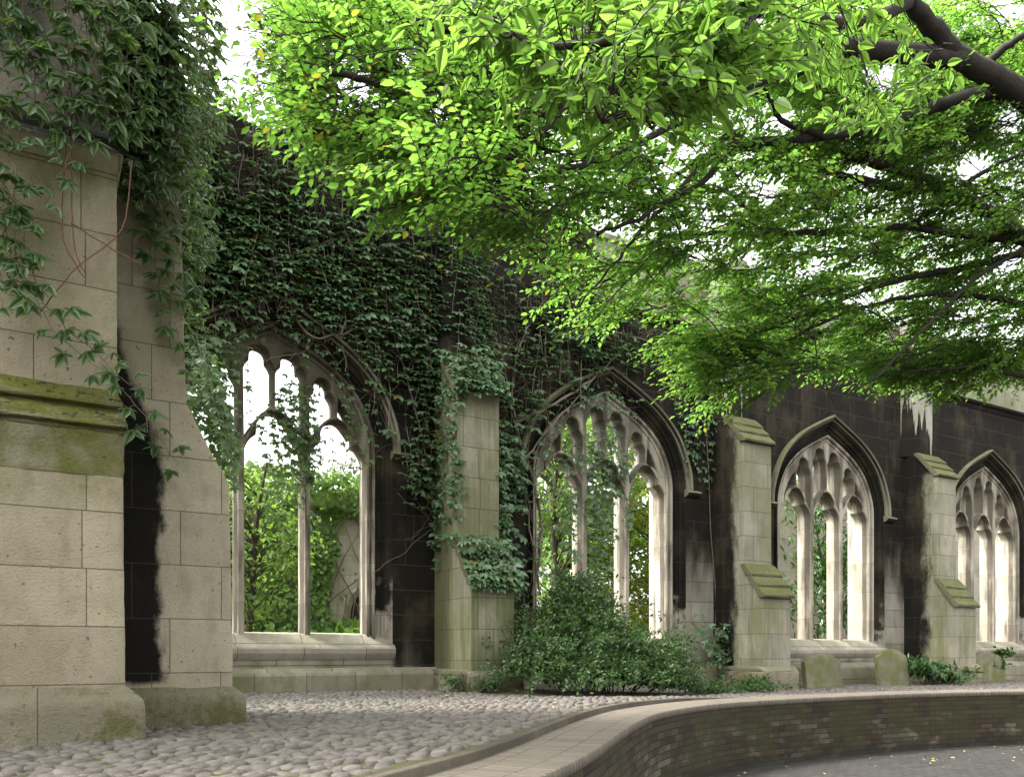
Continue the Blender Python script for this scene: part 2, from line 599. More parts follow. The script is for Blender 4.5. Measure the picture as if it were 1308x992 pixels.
# ------------------------------------------------------------------ tubes and leaves
class Tubes:
    def __init__(s):
        s.V, s.F, s.n = [], [], 0

    def add(s, pts, rad, sides=5):
        P = np.asarray(pts, float)
        m = len(P)
        if np.isscalar(rad):
            rad = [rad] * m
        T = np.gradient(P, axis=0)
        T /= np.linalg.norm(T, axis=1)[:, None] + 1e-9
        up = np.array([0, 0, 1.]) if abs(T[0, 2]) < .9 else np.array([1., 0, 0])
        A = np.cross(T, up)
        A /= np.linalg.norm(A, axis=1)[:, None] + 1e-9
        B = np.cross(T, A)
        a = np.arange(sides) * 2 * math.pi / sides
        ring = np.cos(a)[None, :, None] * A[:, None, :] + np.sin(a)[None, :, None] * B[:, None, :]
        V = P[:, None, :] + ring * np.asarray(rad)[:, None, None]
        i = np.arange(m - 1)[:, None] * sides
        j = np.arange(sides)[None, :]
        j2 = (j + 1) % sides
        F = np.stack([i + j, i + j2, i + sides + j2, i + sides + j], -1).reshape(-1, 4) + s.n
        s.V.append(V.reshape(-1, 3))
        s.F.append(F)
        s.n += m * sides

    def build(s, name, mat, parent):
        return tri_obj(name, np.concatenate(s.V), np.concatenate(s.F), mat, parent)


def leaf_template(width=.5, fold=.10, droop=.10, pts=2):
    """pts points per side; unit length along x, normal z"""
    mid, L = [(0., 0., 0.)], []
    if pts == 2:
        L = [(.24, width * .40), (.62, width * .44)]
        V = [(0, 0, 0), (.5, 0, -.02), (1, 0, -droop)]
        for sgn in (1, -1):
            V += [(x, sgn * y, fold * y * 2) for x, y in L]
        F = [(0, 1, 3), (3, 1, 4), (4, 1, 2), (0, 5, 1), (5, 6, 1), (6, 2, 1)]
        V = np.array(V, float)
    else:
        n = pts
        V, F = [], []
        for i in range(n + 1):
            t = i / n
            V.append((t, 0, -droop * t * t))
        for sgn in (1, -1):
            o = len(V)
            for i in range(1, n):
                t = i / n
                yy = width * .5 * (math.sin(math.pi * t ** .8) ** .8) * (1 - .25 * t)
                yy *= 1 + (.06 if i % 2 else -.04)
                V.append((t, sgn * yy, fold * yy * 2 - droop * t * t + .02 * math.sin(9 * t)))
            for i in range(n):
                a, b = i, i + 1
                la = o + i - 1 if i > 0 else None
                lb = o + i if i < n - 1 else None
                if la is None:
                    F.append((a, b, lb))
                elif lb is None:
                    F.append((a, b, la))
                else:
                    F.append((a, b, lb))
                    F.append((a, lb, la))
        V = np.array(V, float)
    UV = V[:, :2].copy()
    return V, np.array(F, int), UV


LEAF = leaf_template(.55)
LEAF_ROUND = leaf_template(.85, .12, .18)
LEAF_NARROW = leaf_template(.36, .10, .2)
LEAF_FINE = leaf_template(.62, .14, .20, 10)
LEAFLET = leaf_template(.56, .10, .14)
LEAFLET_FINE = leaf_template(.60, .10, .20, 7)


class Leaves:
    def __init__(s):
        s.P, s.X, s.N, s.S = [], [], [], []

    def add(s, p, x, n, size):
        s.P.append(p)
        s.X.append(x)
        s.N.append(n)
        s.S.append(size)

    def build(s, name, mat, parent, tpl):
        V, F, UV = tpl
        P = np.asarray(s.P, float)
        X = np.asarray(s.X, float)
        N = np.asarray(s.N, float)
        S = np.asarray(s.S, float)
        X /= np.linalg.norm(X, axis=1)[:, None] + 1e-9
        Yv = np.cross(N, X)
        Yv /= np.linalg.norm(Yv, axis=1)[:, None] + 1e-9
        Z = np.cross(X, Yv)
        wv = V[None] * S[:, None, None]
        W = P[:, None, :] + wv[..., 0:1] * X[:, None] + wv[..., 1:2] * Yv[:, None] + wv[..., 2:3] * Z[:, None]
        n, k = len(P), len(V)
        FF = (F[None] + (np.arange(n) * k)[:, None, None]).reshape(-1, 3)
        return tri_obj(name, W.reshape(-1, 3), FF, mat, parent, True, np.tile(UV, (n, 1)))


def rv(s=1.):
    return rng.normal(0, s, 3)


def unit(v):
    v = np.asarray(v, float)
    return v / (np.linalg.norm(v) + 1e-9)


def palmate(L, p, d, n, size, k=5):
    """a creeper leaf: k leaflets spread round the end of a stalk"""
    d, n = unit(d), unit(n)
    y = unit(np.cross(n, d))
    for i in range(k):
        a = (i - (k - 1) / 2) * (1.0 if k == 5 else .9) + rng.normal(0, .12)
        dd = d * math.cos(a) + y * math.sin(a)
        sz = size * (1 - .13 * abs(i - (k - 1) / 2)) * rng.uniform(.9, 1.1)
        L.add(p, dd - n * .12 + rv(.08), n + rv(.16), sz)


# ------------------------------------------------------------------ the ground
CURVE = [(-24, -10.0), (-12, -9.9), (-6, -9.75), (-2.5, -9.6), (-.6, -9.3), (.9, -8.75), (2.1, -7.93), (2.9, -7.25), (3.75, -6.42),
         (4.65, -5.57), (5.5, -4.88), (6.6, -4.3), (7.7, -3.98), (9.5, -3.80), (11.6, -3.84), (13.6, -4.25), (16, -5.2), (18.5, -6.7), (21, -8.8), (26, -14), (34, -24)]


def catmull(P, sub=8):
    P = [np.array(p, float) for p in P]
    out = []
    for i in range(len(P) - 1):
        p0, p1, p2, p3 = P[max(i - 1, 0)], P[i], P[i + 1], P[min(i + 2, len(P) - 1)]
        for k in range(sub):
            t = k / sub
            out.append(.5 * ((2 * p1) + (-p0 + p2) * t + (2 * p0 - 5 * p1 + 4 * p2 - p3) * t * t + (-p0 + 3 * p1 - 3 * p2 + p3) * t ** 3))
    out.append(P[-1])
    return np.array(out)


CV = catmull(CURVE, 10)
TG = np.gradient(CV, axis=0)
TG /= np.linalg.norm(TG, axis=1)[:, None]
NL = np.stack([-TG[:, 1], TG[:, 0]], 1)            # towards the terrace
ARC = np.concatenate([[0], np.cumsum(np.linalg.norm(np.diff(CV, axis=0), axis=1))])
ZC, ZP = -.05, -.89


def gz(x):
    t = np.clip((np.asarray(x, float) - 5.5) / 6.0, 0, 1)
    return -.12 * t * t * (3 - 2 * t)


def ribbon(name, offs, mat, parent=None, kind=None, smooth=False):
    """offs: list of (offset towards terrace, z or function)"""
    V, UV, F = [], [], []
    acc = 0
    dist = [0]
    for (o0, z0), (o1, z1) in zip(offs[:-1], offs[1:]):
        za = z0 if not callable(z0) else 0
        zb = z1 if not callable(z1) else 0
        dist.append(dist[-1] + math.hypot(o1 - o0, zb - za))
    m = len(offs)
    for k, (o, z) in enumerate(offs):
        P = CV + NL * o
        zz = z(P[:, 0]) if callable(z) else np.full(len(P), z)
        V.append(np.column_stack([P, zz]))
        UV.append(np.column_stack([ARC, np.full(len(P), dist[k])]))
    V = np.concatenate(V)
    UV = np.concatenate(UV)
    n = len(CV)
    for k in range(m - 1):
        i = np.arange(n - 1)
        F.append(np.stack([k * n + i, k * n + i + 1, (k + 1) * n + i + 1, (k + 1) * n + i], 1))
    o = tri_obj(name, V, np.concatenate(F), mat, parent, smooth, UV)
    if kind:
        o['kind'] = kind
    return o


# lower path: one sheet to the horizon
pv = [(-300, -300, ZP), (300, -300, ZP), (300, 300, ZP), (-300, 300, ZP)]
tag(obj('lower_path', pv, [(0, 1, 2, 3)], M['path']), kind='structure')
# terrace: soil sheet from the kerb back behind the walls
inner = CV + NL * .555
gridx = inner
tv, tf = [], []
rows = [0, .15, .4, .7, 1]
n = len(inner)
for r in rows:
    for (x, y) in inner:
        yy = y + (120 - y) * r ** 3 if r else y
        tv.append((x, yy, gz(x) if yy < 1 else gz(x)))
for k in range(len(rows) - 1):
    for i in range(n - 1):
        tf.append((k * n + i, k * n + i + 1, (k + 1) * n + i + 1, (k + 1) * n + i))
tag(obj('terrace', tv, tf, M['soil']), kind='structure')

bw = empty('brick_retaining_wall', (7, -4.1, ZP), 'low curved dark brick retaining wall with pale paved top beside the lower path', 'wall')
ribbon('brickwork', [(.0, ZP - .02), (.0, ZC - .07)], M['brick'], bw)
ribbon('coping', [(.0, ZC - .07), (-.012, ZC - .066), (-.012, ZC - .012), (.0, ZC), (.505, ZC + .004)], M['coping'], bw)
ribbon('kerb', [(.50, -.25), (.50, lambda x: gz(x) + .000), (.505, lambda x: gz(x) + .006), (.55, lambda x: gz(x) + .008), (.565, lambda x: gz(x) - .03)],
       M['kerb'], None, 'structure')


def cobbles():
    V, F, nn = [], [], 0
    sx, sy = .106, .073
    P = []
    kerbx, kerby = (CV + NL * .62).T
    y = -9.3
    row = 0
    while y < -.12:
        x = -3.2 + (row % 2) * sx / 2
        while x < 27:
            px, py = x + rng.normal(0, .015), y + rng.normal(0, .013)
            x += sx
            ky = np.interp(px, kerbx[:170], kerby[:170])
            if py < ky:
                continue
            if px < .62 and py > -5.74 or (px < 1.42 and py > -4.86 and py < -3.7) or (px < 1.2 and py > -4.86):
                continue
            if px > 3 and py > -.16:
                continue
            if ((px - 6.9) / 2.0) ** 2 + ((py + 1.9) / 1.35) ** 2 < rng.uniform(.85, 1.1):
                continue
            P.append((px, py))
        y += sy
        row += 1
    for px, py in P:
        far = px > 9 or math.hypot(px, py + 11.3) > 9.5
        rings, sd_ = (2, 6) if far else (4, 9)
        a, b = rng.uniform(.047, .062), rng.uniform(.033, .042)
        hgt = rng.uniform(.030, .046)
        rot = rng.normal(0, .45)
        base = gz(px) - .020 + rng.normal(0, .004)
        tx, ty = rng.normal(0, .12, 2)
        ang = np.arange(sd_) * 2 * math.pi / sd_ + rng.uniform(0, 1)
        irr = 1 + rng.normal(0, .07, sd_)
        vs = []
        for r in range(rings):
            t = (r / rings) ** .8
            rr = math.cos(t * math.pi / 2) ** .5
            zz = math.sin(t * math.pi / 2) ** .85 * hgt
            xx, yy = np.cos(ang) * a * rr * irr, np.sin(ang) * b * rr * irr
            vs.append(np.stack([xx * math.cos(rot) - yy * math.sin(rot), xx * math.sin(rot) + yy * math.cos(rot), np.full(sd_, zz)], 1))
        vs.append(np.array([[0, 0, hgt]] * 1))
        v = np.concatenate(vs)
        v[:, 2] += v[:, 0] * tx + v[:, 1] * ty + base
        v[:, 0] += px
        v[:, 1] += py
        f = []
        for r in range(rings - 1):
            for k in range(sd_):
                k2 = (k + 1) % sd_
                f.append((r * sd_ + k, r * sd_ + k2, (r + 1) * sd_ + k2))
                f.append((r * sd_ + k, (r + 1) * sd_ + k2, (r + 1) * sd_ + k))
        top = rings * sd_
        for k in range(sd_):
            f.append(((rings - 1) * sd_ + k, (rings - 1) * sd_ + (k + 1) % sd_, top))
        V.append(v)
        F.append(np.array(f) + nn)
        nn += len(v)
    o = tri_obj('cobblestones', np.concatenate(V), np.concatenate(F), M['cobble'])
    tag(o, 'rounded grey cobblestones covering the raised terrace', 'cobblestones', kind='stuff')


cobbles()

# ------------------------------------------------------------------ the ruined church wall
HOOD = [(1.84, 3.40), (1.82, 3.75), (1.72, 4.08), (1.55, 4.42), (1.30, 4.71), (.95, 4.98), (.5, 5.22), (0, 5.45)]
_h = catmull([(1.84, .5), (1.84, 1.4), (1.84, 2.4)] + HOOD, 6)
HC = np.array(_h)                                   # right half of the hood's outer edge, sill to apex
_T = np.gradient(HC, axis=0)
_T /= np.linalg.norm(_T, axis=1)[:, None]
HN = np.stack([-_T[:, 1], _T[:, 0]], 1)             # to the inside (left of upward travel)
HN[HC[:, 1] < 3.0] = (-1, 0)


def arch_path(o, zlo=None, full=True):
    """points of the arch at inward offset o, right foot over the apex to the left foot"""
    P = HC + HN * o
    P = P[P[:, 0] > 1e-4]
    sl_ = HN[-1]
    apex = 5.45 - o / abs(sl_[1]) if abs(sl_[1]) > .2 else 5.45 - o
    # stop where the offset line would pass the apex
    P = P[P[:, 1] < apex]
    m = 46
    d = np.concatenate([[0], np.cumsum(np.linalg.norm(np.diff(np.vstack([P, [0, apex]]), axis=0), axis=1))])
    Q = np.vstack([P, [0, apex]])
    s_ = np.linspace(0, d[-1], m)
    R = np.column_stack([np.interp(s_, d, Q[:, 0]), np.interp(s_, d, Q[:, 1])])
    if zlo is not None:
        d0 = np.interp(zlo, R[:30, 1], s_[:30])
        s2 = np.linspace(d0, d[-1], m)
        R = np.column_stack([np.interp(s2, d, Q[:, 0]), np.interp(s2, d, Q[:, 1])])
    if not full:
        return R
    L = R[::-1][1:] * np.array([-1, 1])
    return np.vstack([R, L])


def sweep(prof, cx, zlo=None):
    """prof: list of (inward offset, y) -> moulding running round the arch"""
    V, F = [], []
    rows_ = [arch_path(o, zlo) for o, y in prof]
    n = len(rows_[0])
    for (o, y), R in zip(prof, rows_):
        V += [(cx + x, y, z) for x, z in R]
    for k in range(len(prof) - 1):
        for i in range(n - 1):
            F.append((k * n + i, (k + 1) * n + i, (k + 1) * n + i + 1, k * n + i + 1))
    return V, F


def plate(outer, holes, y0, y1):
    """flat plate with holes between planes y0 (front) and y1 (back)"""
    loops = [outer] + holes
    flat = [p for l_ in loops for p in l_]
    tris = tessellate_polygon([[Vector((x, z, 0)) for x, z in l_] for l_ in loops])
    n = len(flat)
    V = [(x, y0, z) for x, z in flat] + [(x, y1, z) for x, z in flat]
    F = []
    for t in tris:
        a, b, c = [flat[i] for i in t]
        cr = (b[0] - a[0]) * (c[1] - a[1]) - (b[1] - a[1]) * (c[0] - a[0])
        t = t if cr > 0 else t[::-1]
        F.append(tuple(t))
        F.append(tuple(i + n for i in t[::-1]))
    o = 0
    for l_ in loops:
        m = len(l_)
        for i in range(m):
            a, b = o + i, o + (i + 1) % m
            F.append((a, b, b + n, a + n))
        o += m
    return V, F


def area(l_):
    return sum(l_[i - 1][0] * l_[i][1] - l_[i][0] * l_[i - 1][1] for i in range(len(l_))) / 2


def offset_loop(l_, d):
    """move a loop outwards by d (hole grows)"""
    s_ = 1 if area(l_) > 0 else -1
    m = len(l_)
    out = []
    for i in range(m):
        p, q, r = np.array(l_[i - 1]), np.array(l_[i]), np.array(l_[(i + 1) % m])
        a, b = unit(q - p), unit(r - q)
        na, nb = np.array([a[1], -a[0]]) * s_, np.array([b[1], -b[0]]) * s_
        nn_ = na + nb
        ln = np.linalg.norm(nn_)
        if ln < .2:
            nn_, k = na, 1.
        else:
            nn_ = nn_ / ln
            k = min(1 / max(.35, float(nn_ @ na)), 1.5)
        out.append(tuple(q + nn_ * d * k))
    return out


def chamfer_plate(outer, holes, y0, y1, ch, cd_):
    """plate whose holes widen towards front and back by ch over depth cd_"""
    wide = [offset_loop(h, ch) for h in holes]
    loops = [outer] + wide
    tris = tessellate_polygon([[Vector((x, z, 0)) for x, z in l_] for l_ in loops])
    flat = [p for l_ in loops for p in l_]
    n = len(flat)
    V = [(x, y0, z) for x, z in flat] + [(x, y1, z) for x, z in flat]
    F = []
    for t in tris:
        a, b, c = [flat[i] for i in t]
        cr = (b[0] - a[0]) * (c[1] - a[1]) - (b[1] - a[1]) * (c[0] - a[0])
        if abs(cr) < 1e-9:
            continue
        t = t if cr > 0 else t[::-1]
        F.append(tuple(t))
        F.append(tuple(i + n for i in t[::-1]))
    o = len(outer)
    for h, wl in zip(holes, wide):
        m = len(h)
        mid = [tuple(np.array(a) * .45 + np.array(b) * .55) for a, b in zip(h, wl)]
        rings = [(mid, y0 + cd_ * .25), (mid, y0 + cd_ * .38), (h, y0 + cd_), (h, y1 - cd_), (wl, None)]
        ids = [list(range(o, o + m))]
        for l_, y in rings[:-1]:
            ids.append(list(range(len(V), len(V) + m)))
            V += [(x, y, z) for x, z in l_]
        ids.append([i + n for i in range(o, o + m)])
        for A, B in zip(ids[:-1], ids[1:]):
            for i in range(m):
                F.append((A[i], A[(i + 1) % m], B[(i + 1) % m], B[i]))
        o += m
    return V, F


def head(xl, xr, zb, zs, za, cusp=.10, xa=None, base=None, bl=None):
    """light outline: foot zb, spring zs, apex za at xa, with a cusped pointed head"""
    xa = (xl + xr) / 2 if xa is None else xa
    R = []
    K = 22
    for sgn, xs in ((1, xr), (-1, xl)):
        hw = abs(xs - xa)
        pts = []
        for i in range(K + 1):
            t = i / K
            ang = t * math.pi / 2
            px = hw * math.cos(ang) ** .9
            pz = (za - zs) * math.sin(ang) ** 1.15
            c = cusp * (max(0, 1 - abs(t - .42) / .36) ** 1.7)
            nx, nz = -math.cos(ang * .9), -math.sin(ang * .9) * .9
            pts.append((xa + sgn * (px + nx * c), zs + pz + nz * c * .8))
        R.append(pts)
    right, left = R
    foot = base if base else [(xl, zb), (xr, zb)]
    return foot + right + left[::-1][1:]


def window(wall, cx, idx):
    O = .46                                               # inner edge of the pale frame
    label = None
    # openings
    hm = .455
    mw = .072
    jam = 1.84 - O
    H = []
    zf = .72
    ms_ = .05                                            # the mullions stand a little right of centre
    for xl, xr, xa in ((-jam + .02, -hm - mw + ms_, -.88), (-hm + mw + ms_, hm - mw + ms_, ms_), (hm + mw + ms_, jam - .02, .93)):
        H.append(head(xl, xr, zf, 3.30, 3.86, .11, xa))

    # upper panels over each light head; the feet follow the light's head 9 cm above it
    def foot(xa, x0, x1, z0=3.50, z1=3.97, hw=.41):
        P = []
        for i in range(7):
            x = x0 + (x1 - x0) * i / 6
            t = min(1, abs(x - xa) / hw)
            P.append((x, z0 + (z1 - z0) * (1 - t ** 1.6)))
        return P
    sm_ = .034
    a0, a1 = hm - .056 + ms_, hm + .056 + ms_
    b0, b1 = -hm + .056 + ms_, -hm - .056 + ms_
    H.append(head(ms_ + sm_, a0, 0, 4.40, 4.71, .055, None, foot(ms_, ms_ + sm_, a0)))
    H.append(head(b0, ms_ - sm_, 0, 4.42, 4.75, .055, None, foot(ms_, b0, ms_ - sm_)))
    H.append(head(a1, .89, 0, 4.10, 4.43, .055, .71, foot(.93, a1, .89)))
    H.append(head(-.84, b1, 0, 4.16, 4.50, .055, -.66, foot(-.88, -.84, b1)))
    f = foot(.93, .97, 1.22)
    H.append(f + [(1.19, 3.74), (1.12, 3.92), (1.04, 4.06), (.97, 4.16)])
    f = foot(-.88, -1.22, -.92)
    H.append(f + [(-.92, 4.18), (-1.0, 4.08), (-1.10, 3.94), (-1.19, 3.74)])
    tri_ = [(0, 4.745), (.05, 4.82), (0, 4.87), (-.05, 4.82)]
    outer = [tuple(p) for p in arch_path(O - .02, .60)]
    outer = [(x, z) for x, z in outer]
    H = [h if area(h) > 0 else h[::-1] for h in H]
    V, F = chamfer_plate(outer, H, .15, .50, .038, .14)
    t = ([(x + cx, y, z) for x, y, z in V], F)
    frame = sweep([(.34, .13), (.355, .085), (.375, .085), (.39, .10), (.395, .15), (.42, .15), (.43, .12), (O, .13),
                   (O + .012, .17), (O + .012, .20)], cx, .58)
    back = sweep([(O + .0, .46), (O - .02, .52), (.34, .76)], cx, .58)
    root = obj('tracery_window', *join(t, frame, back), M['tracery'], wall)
    a = obj('arch_order', *sweep([(.115, -.004), (.135, .004), (.15, .05), (.20, .085), (.205, .12), (.235, .13), (.25, .16), (.30, .17),
                                  (.325, .15), (.335, .10), (.35, .09), (.362, .10)], cx, .56), M['hollow'], root)
    # hood mould with label stops
    hv = sweep([(.112, .01), (.105, -.03), (.075, -.045), (.062, -.095), (.03, -.11), (.012, -.085), (.004, .01)], cx, 3.46)
    stops = []
    for s_ in (1, -1):
        x0, x1 = sorted((cx + s_ * 1.70, cx + s_ * 2.02))
        stops.append(prism([(.01, 3.38), (-.07, 3.40), (-.115, 3.45), (-.09, 3.485), (.01, 3.52)], x0, x1))
    obj('hood_mould', *join(hv, *stops), M['hood'], root)
    sv, sf = prism([(-.055, .50), (-.075, .54), (-.075, .605), (-.05, .63), (.15, .80), (.17, .815), (.74, .845), (.74, .45), (-.02, .45)],
                   cx - 1.755, cx + 1.755)
    obj('sill', sv, sf, M['sill'], root, bevel=.012)
    return root


CENTRES = [2.82 + 5.70 * k for k in range(4)]
wall = empty('ruined_church_wall', (11, 0, 0), 'long roofless church wall of sooty black stone, with four traceried windows', 'church wall')
XL, XR = -3.0, 27.5
holes = []
for c in CENTRES:
    P = arch_path(.125, .48)
    holes.append([(c + x, z) for x, z in P])
random.seed(5)
topz = [(XR, 6.46), (8.2, 6.46), (8.2, 7.72)]
x = 8.0
while x > XL:
    topz.append((x, 7.72 + random.uniform(-.12, .1)))
    x -= random.uniform(.35, .8)
topz += [(XL, 7.6)]
outer = [(XL, -.3), (XR, -.3)] + topz
obj('masonry', *plate(outer, holes, 0, .75), M['wall'], wall)
obj('parapet', *join(box(8.21, XR, .16, .62, 6.565, 7.70), box(8.21, XR, .10, .68, 7.70, 7.80)), M['parapet'], wall, bevel=.01)
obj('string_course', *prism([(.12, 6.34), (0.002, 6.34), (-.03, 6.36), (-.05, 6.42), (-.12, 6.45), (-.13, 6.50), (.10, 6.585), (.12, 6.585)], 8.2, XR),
    stone('black_string_course', (.16, .15, .11), (.22, .2, .15), bw=1.2, rh=9, soot_shade=lambda b: b.sm(b.nz, .3, .0), green=mossy(.4)), wall)
for i, (x0, x1) in enumerate([(1.0, 5.225), (5.92, 10.92), (11.62, 16.62), (17.32, 22.32), (23.02, XR)]):
    obj('base_course', *prism([(.01, -.3), (-.17, -.3), (-.17, .235), (-.15, .27), (-.06, .335), (.01, .335)], x0, x1), M['base'], wall, bevel=.01)
for i, c in enumerate(CENTRES):
    window(wall, c, i)


def buttress(x0, x1, lean=0):
    wl = random.uniform
    prof = [(.02, -.3), (-1.2, -.3), (-1.2, 1.50), (-1.16, 1.54), (-.78, 2.10), (-.76, 2.12), (-.76, 4.32), (-.73, 4.36), (-.30, 4.86), (.02, 4.90)]
    b = obj('buttress', *prism(prof, x0, x1), M['buttress'], wall, bevel=.012)
    px0, px1 = x0 - .05, x1 + .08
    pl = vprism([(x0 - .10, .0), (x0 - .10, -1.31), (x1 + .10, -1.31), (x1 + .10, .0)], -.3, .22)
    tp = join(pl, prism([(.0, .2205), (-1.305, .2205), (-1.205, .31), (0, .31)], x0 - .09, x1 + .09))
    roughen(obj('buttress_plinth', *tp, M['plinth'], b, bevel=.02), .09, .009)

    def slabs(ya, za, yb, zb, k):
        P = []
        for i in range(k):
            t0, t1 = i / k, (i + 1) / k
            y0_, y1_ = ya + (yb - ya) * t0, ya + (yb - ya) * t1
            z0_, z1_ = za + (zb - za) * t0, za + (zb - za) * t1
            P.append(prism([(y0_ - .075, z0_ - .03), (y0_ - .082, z0_ + .018), (y1_ - .03, z1_ + .022), (y1_ + .05, z1_ - .0), (y0_ + .05, z0_ - .02)],
                           x0 - .045, x1 + .045))
        return join(*P)
    roughen(obj('weathering', *join(slabs(-1.19, 1.53, -.76, 2.12, 3), slabs(-.755, 4.34, -.30, 4.88, 3)), M['moss_slab'], b, bevel=.006), .07, .006, 4)
    c = (x0 + x1) / 2
    obj('pilaster', *vprism([(c - .48, .01), (c - .22, -.29), (c + .24, -.29), (c + .48, .01)], 4.86, 7.86), M['pilaster'], b, bevel=.01)
    return b


for k in range(4):
    buttress(5.225 + 5.7 * k, 5.92 + 5.7 * k)

# ------------------------------------------------------------------ the near corner pier
pier = empty('corner_pier', (-1, -5.7, 0), 'big pale stone corner pier in front with plinth and mossy string course', 'stone pier')
XW = -5.0


def pier_block(prof, xr):
    """prof: (front y, right x, z)"""
    V, F = [], []
    for y, xx, z in prof:
        V += [(XW, y, z), (xx, y, z), (xx, -3.0, z), (XW, -3.0, z)]
    k = len(prof)
    for i in range(k - 1):
        for j in range(4):
            a, b = i * 4 + j, i * 4 + (j + 1) % 4
            F.append((a, b, b + 4, a + 4))
    F.append((3, 2, 1, 0))
    F.append(tuple(4 * (k - 1) + j for j in range(4)))
    return V, F


roughen(obj('shaft', *pier_block([(-5.65, .49, .30), (-5.65, .475, 1.66)], 0), M['pier'], pier, bevel=.012), .045, .004)
roughen(obj('plinth', *pier_block([(-5.76, .60, -.2), (-5.755, .595, .22), (-5.745, .588, .255), (-5.665, .505, .335), (-5.62, .48, .35)], 0), M['plinth'], pier, bevel=.012), .045, .006)
roughen(obj('string_course', *pier_block([(-5.655, .478, 1.64), (-5.662, .480, 1.74), (-5.685, .487, 1.85), (-5.70, .49, 1.90), (-5.672, .484, 1.915), (-5.672, .484, 1.925),
                                  (-5.725, .50, 1.935), (-5.72, .498, 1.965), (-5.60, .468, 2.06), (-5.575, .464, 2.066), (-5.575, .464, 2.08),
                                  (-5.625, .476, 2.09), (-5.62, .474, 2.12), (-5.47, .44, 2.27), (-5.40, .42, 2.28)], 0),
    M['pier_band'], pier, bevel=.006), .04, .008, 4)
roughen(obj('upper_shaft', *pier_block([(-5.53, .455, 2.2), (-5.53, .45, 3.60)], 0), M['pier'], pier, bevel=.01), .05, .004)
obj('ledge', *pier_block([(-5.54, .455, 3.58), (-5.58, .475, 3.63), (-5.60, .48, 3.68), (-5.46, .44, 3.79), (-5.46, .44, 3.84), (-5.40, .42, 3.90), (-5.3, .40, 3.91)], 0),
    stone('black_ledge', (.2, .19, .12), (.27, .25, .17), bw=1, rh=9, green=mossy(.6),
          soot_shade=lambda b: b.sm(b.add(b.z, b.mul(b.noise(5, 5), .1)), 3.70, 3.76)), pier)  # blackened above a ragged height
obj('top_shaft', *pier_block([(-5.36, .42, 3.88), (-5.36, .40, 7.2)], 0), stone('shaded_upper_ashlar', (.2, .18, .14), (.28, .25, .2), bw=.8, rh=.36, ms=.004, soot_shade=lambda b: b.sm(b.noise(1.6, 5, sc=(1, 1, .5)), .35, .6, .2, .9)), pier, bevel=.01)  # shadow on the top stage painted into its stone colour
# side buttress behind it, seen in profile
YS0, YS1 = -4.80, -3.75
slab_out = [(.2, -.2), (1.31, -.2), (1.31, .63), (1.285, 1.80), (1.275, 1.86), (1.16, 2.05), (1.0, 2.36), (.975, 2.42), (.945, 3.5), (.92, 5.2), (.2, 5.3)]
n = len(slab_out)
V = [(x, YS0, z) for x, z in slab_out] + [(x, YS1, z) for x, z in slab_out]
F = [tuple(range(n)), tuple(range(n, 2 * n))[::-1]] + [((i + 1) % n, i, n + i, n + (i + 1) % n) for i in range(n)]
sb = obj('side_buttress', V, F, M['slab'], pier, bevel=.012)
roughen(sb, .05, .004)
V, F = [], []
for y, xx, z in [(-4.88, 1.40, -.2), (-4.88, 1.395, .20), (-4.87, 1.38, .235), (-4.82, 1.32, .285), (-4.79, 1.29, .30)]:
    V += [(.3, y, z), (xx, y, z), (xx, -3.6, z), (.3, -3.6, z)]
for i in range(4):
    for j in range(4):
        a, b = i * 4 + j, i * 4 + (j + 1) % 4
        F.append((a, b, b + 4, a + 4))
F.append((16, 17, 18, 19))
roughen(obj('buttress_plinth', V, F, M['plinth'], sb, bevel=.012), .045, .006)

# ------------------------------------------------------------------ headstones against the wall
def headstone(name, x0, x1, y, h, lean, label, shape):
    c, hw = (x0 + x1) / 2, (x1 - x0) / 2
    pts = [(-hw, -.3), (hw, -.3)]
    if shape == 'arch':
        pts += [(hw, h - .14)]
        for i in range(9):
            a = math.pi * i / 8
            pts.append((hw * .92 * math.cos(a), h - .14 + .14 * math.sin(a)))
        pts += [(-hw, h - .14)]
    else:
        pts += [(hw, h - .16), (hw * .88, h - .12), (hw * .8, h - .12)]
        for i in range(9):
            a = math.pi * (.12 + .76 * i / 8)
            pts.append((hw * .82 * math.cos(a), h - .15 + .15 * math.sin(a)))
        pts += [(-hw * .8, h - .12), (-hw * .88, h - .12), (-hw, h - .16)]
    n_ = len(pts)
    V = []
    for yy in (0, .10):
        V += [(c + px, y + yy + lean * pz, pz + float(gz(c))) for px, pz in pts]
    F = [tuple(range(n_)), tuple(range(n_, 2 * n_))[::-1]] + [((i + 1) % n_, i, n_ + i, n_ + (i + 1) % n_) for i in range(n_)]
    o = obj(name, V, F, M['headstone'], None, bevel=.012)
    roughen(o, .06, .006)
    return tag(o, label, 'headstone', 'headstones against the church wall')


headstone('headstone', 12.35, 13.35, -.95, .64, .10, 'wide flat headstone directly right of the second buttress, under the third window sill', 'arch')
headstone('headstone', 14.35, 15.28, -1.05, .74, .12, 'shouldered headstone with pale rounded edge, left of the glossy green shrub', 'shoulder')
headstone('headstone', 18.15, 19.4, -.70, .66, .10, 'shouldered headstone under the farthest window, right of the third buttress', 'shoulder')

# ------------------------------------------------------------------ creepers
def wpn(px, py, Y):
    x, z = wp(px, py, Y)
    return np.array((x, Y, z))


IVY_MAIN = [(225, 118), (330, 135), (440, 190), (560, 300), (700, 340), (880, 380), (905, 420), (850, 460), (760, 455), (705, 490), (690, 600), (690, 745),
            (640, 745), (640, 500), (570, 485), (578, 700), (545, 650), (505, 600), (470, 480), (430, 430), (370, 395), (300, 395), (240, 450)]
IVY_W = [wp(px, py, -.05) for px, py in IVY_MAIN]
OPEN_PX = []


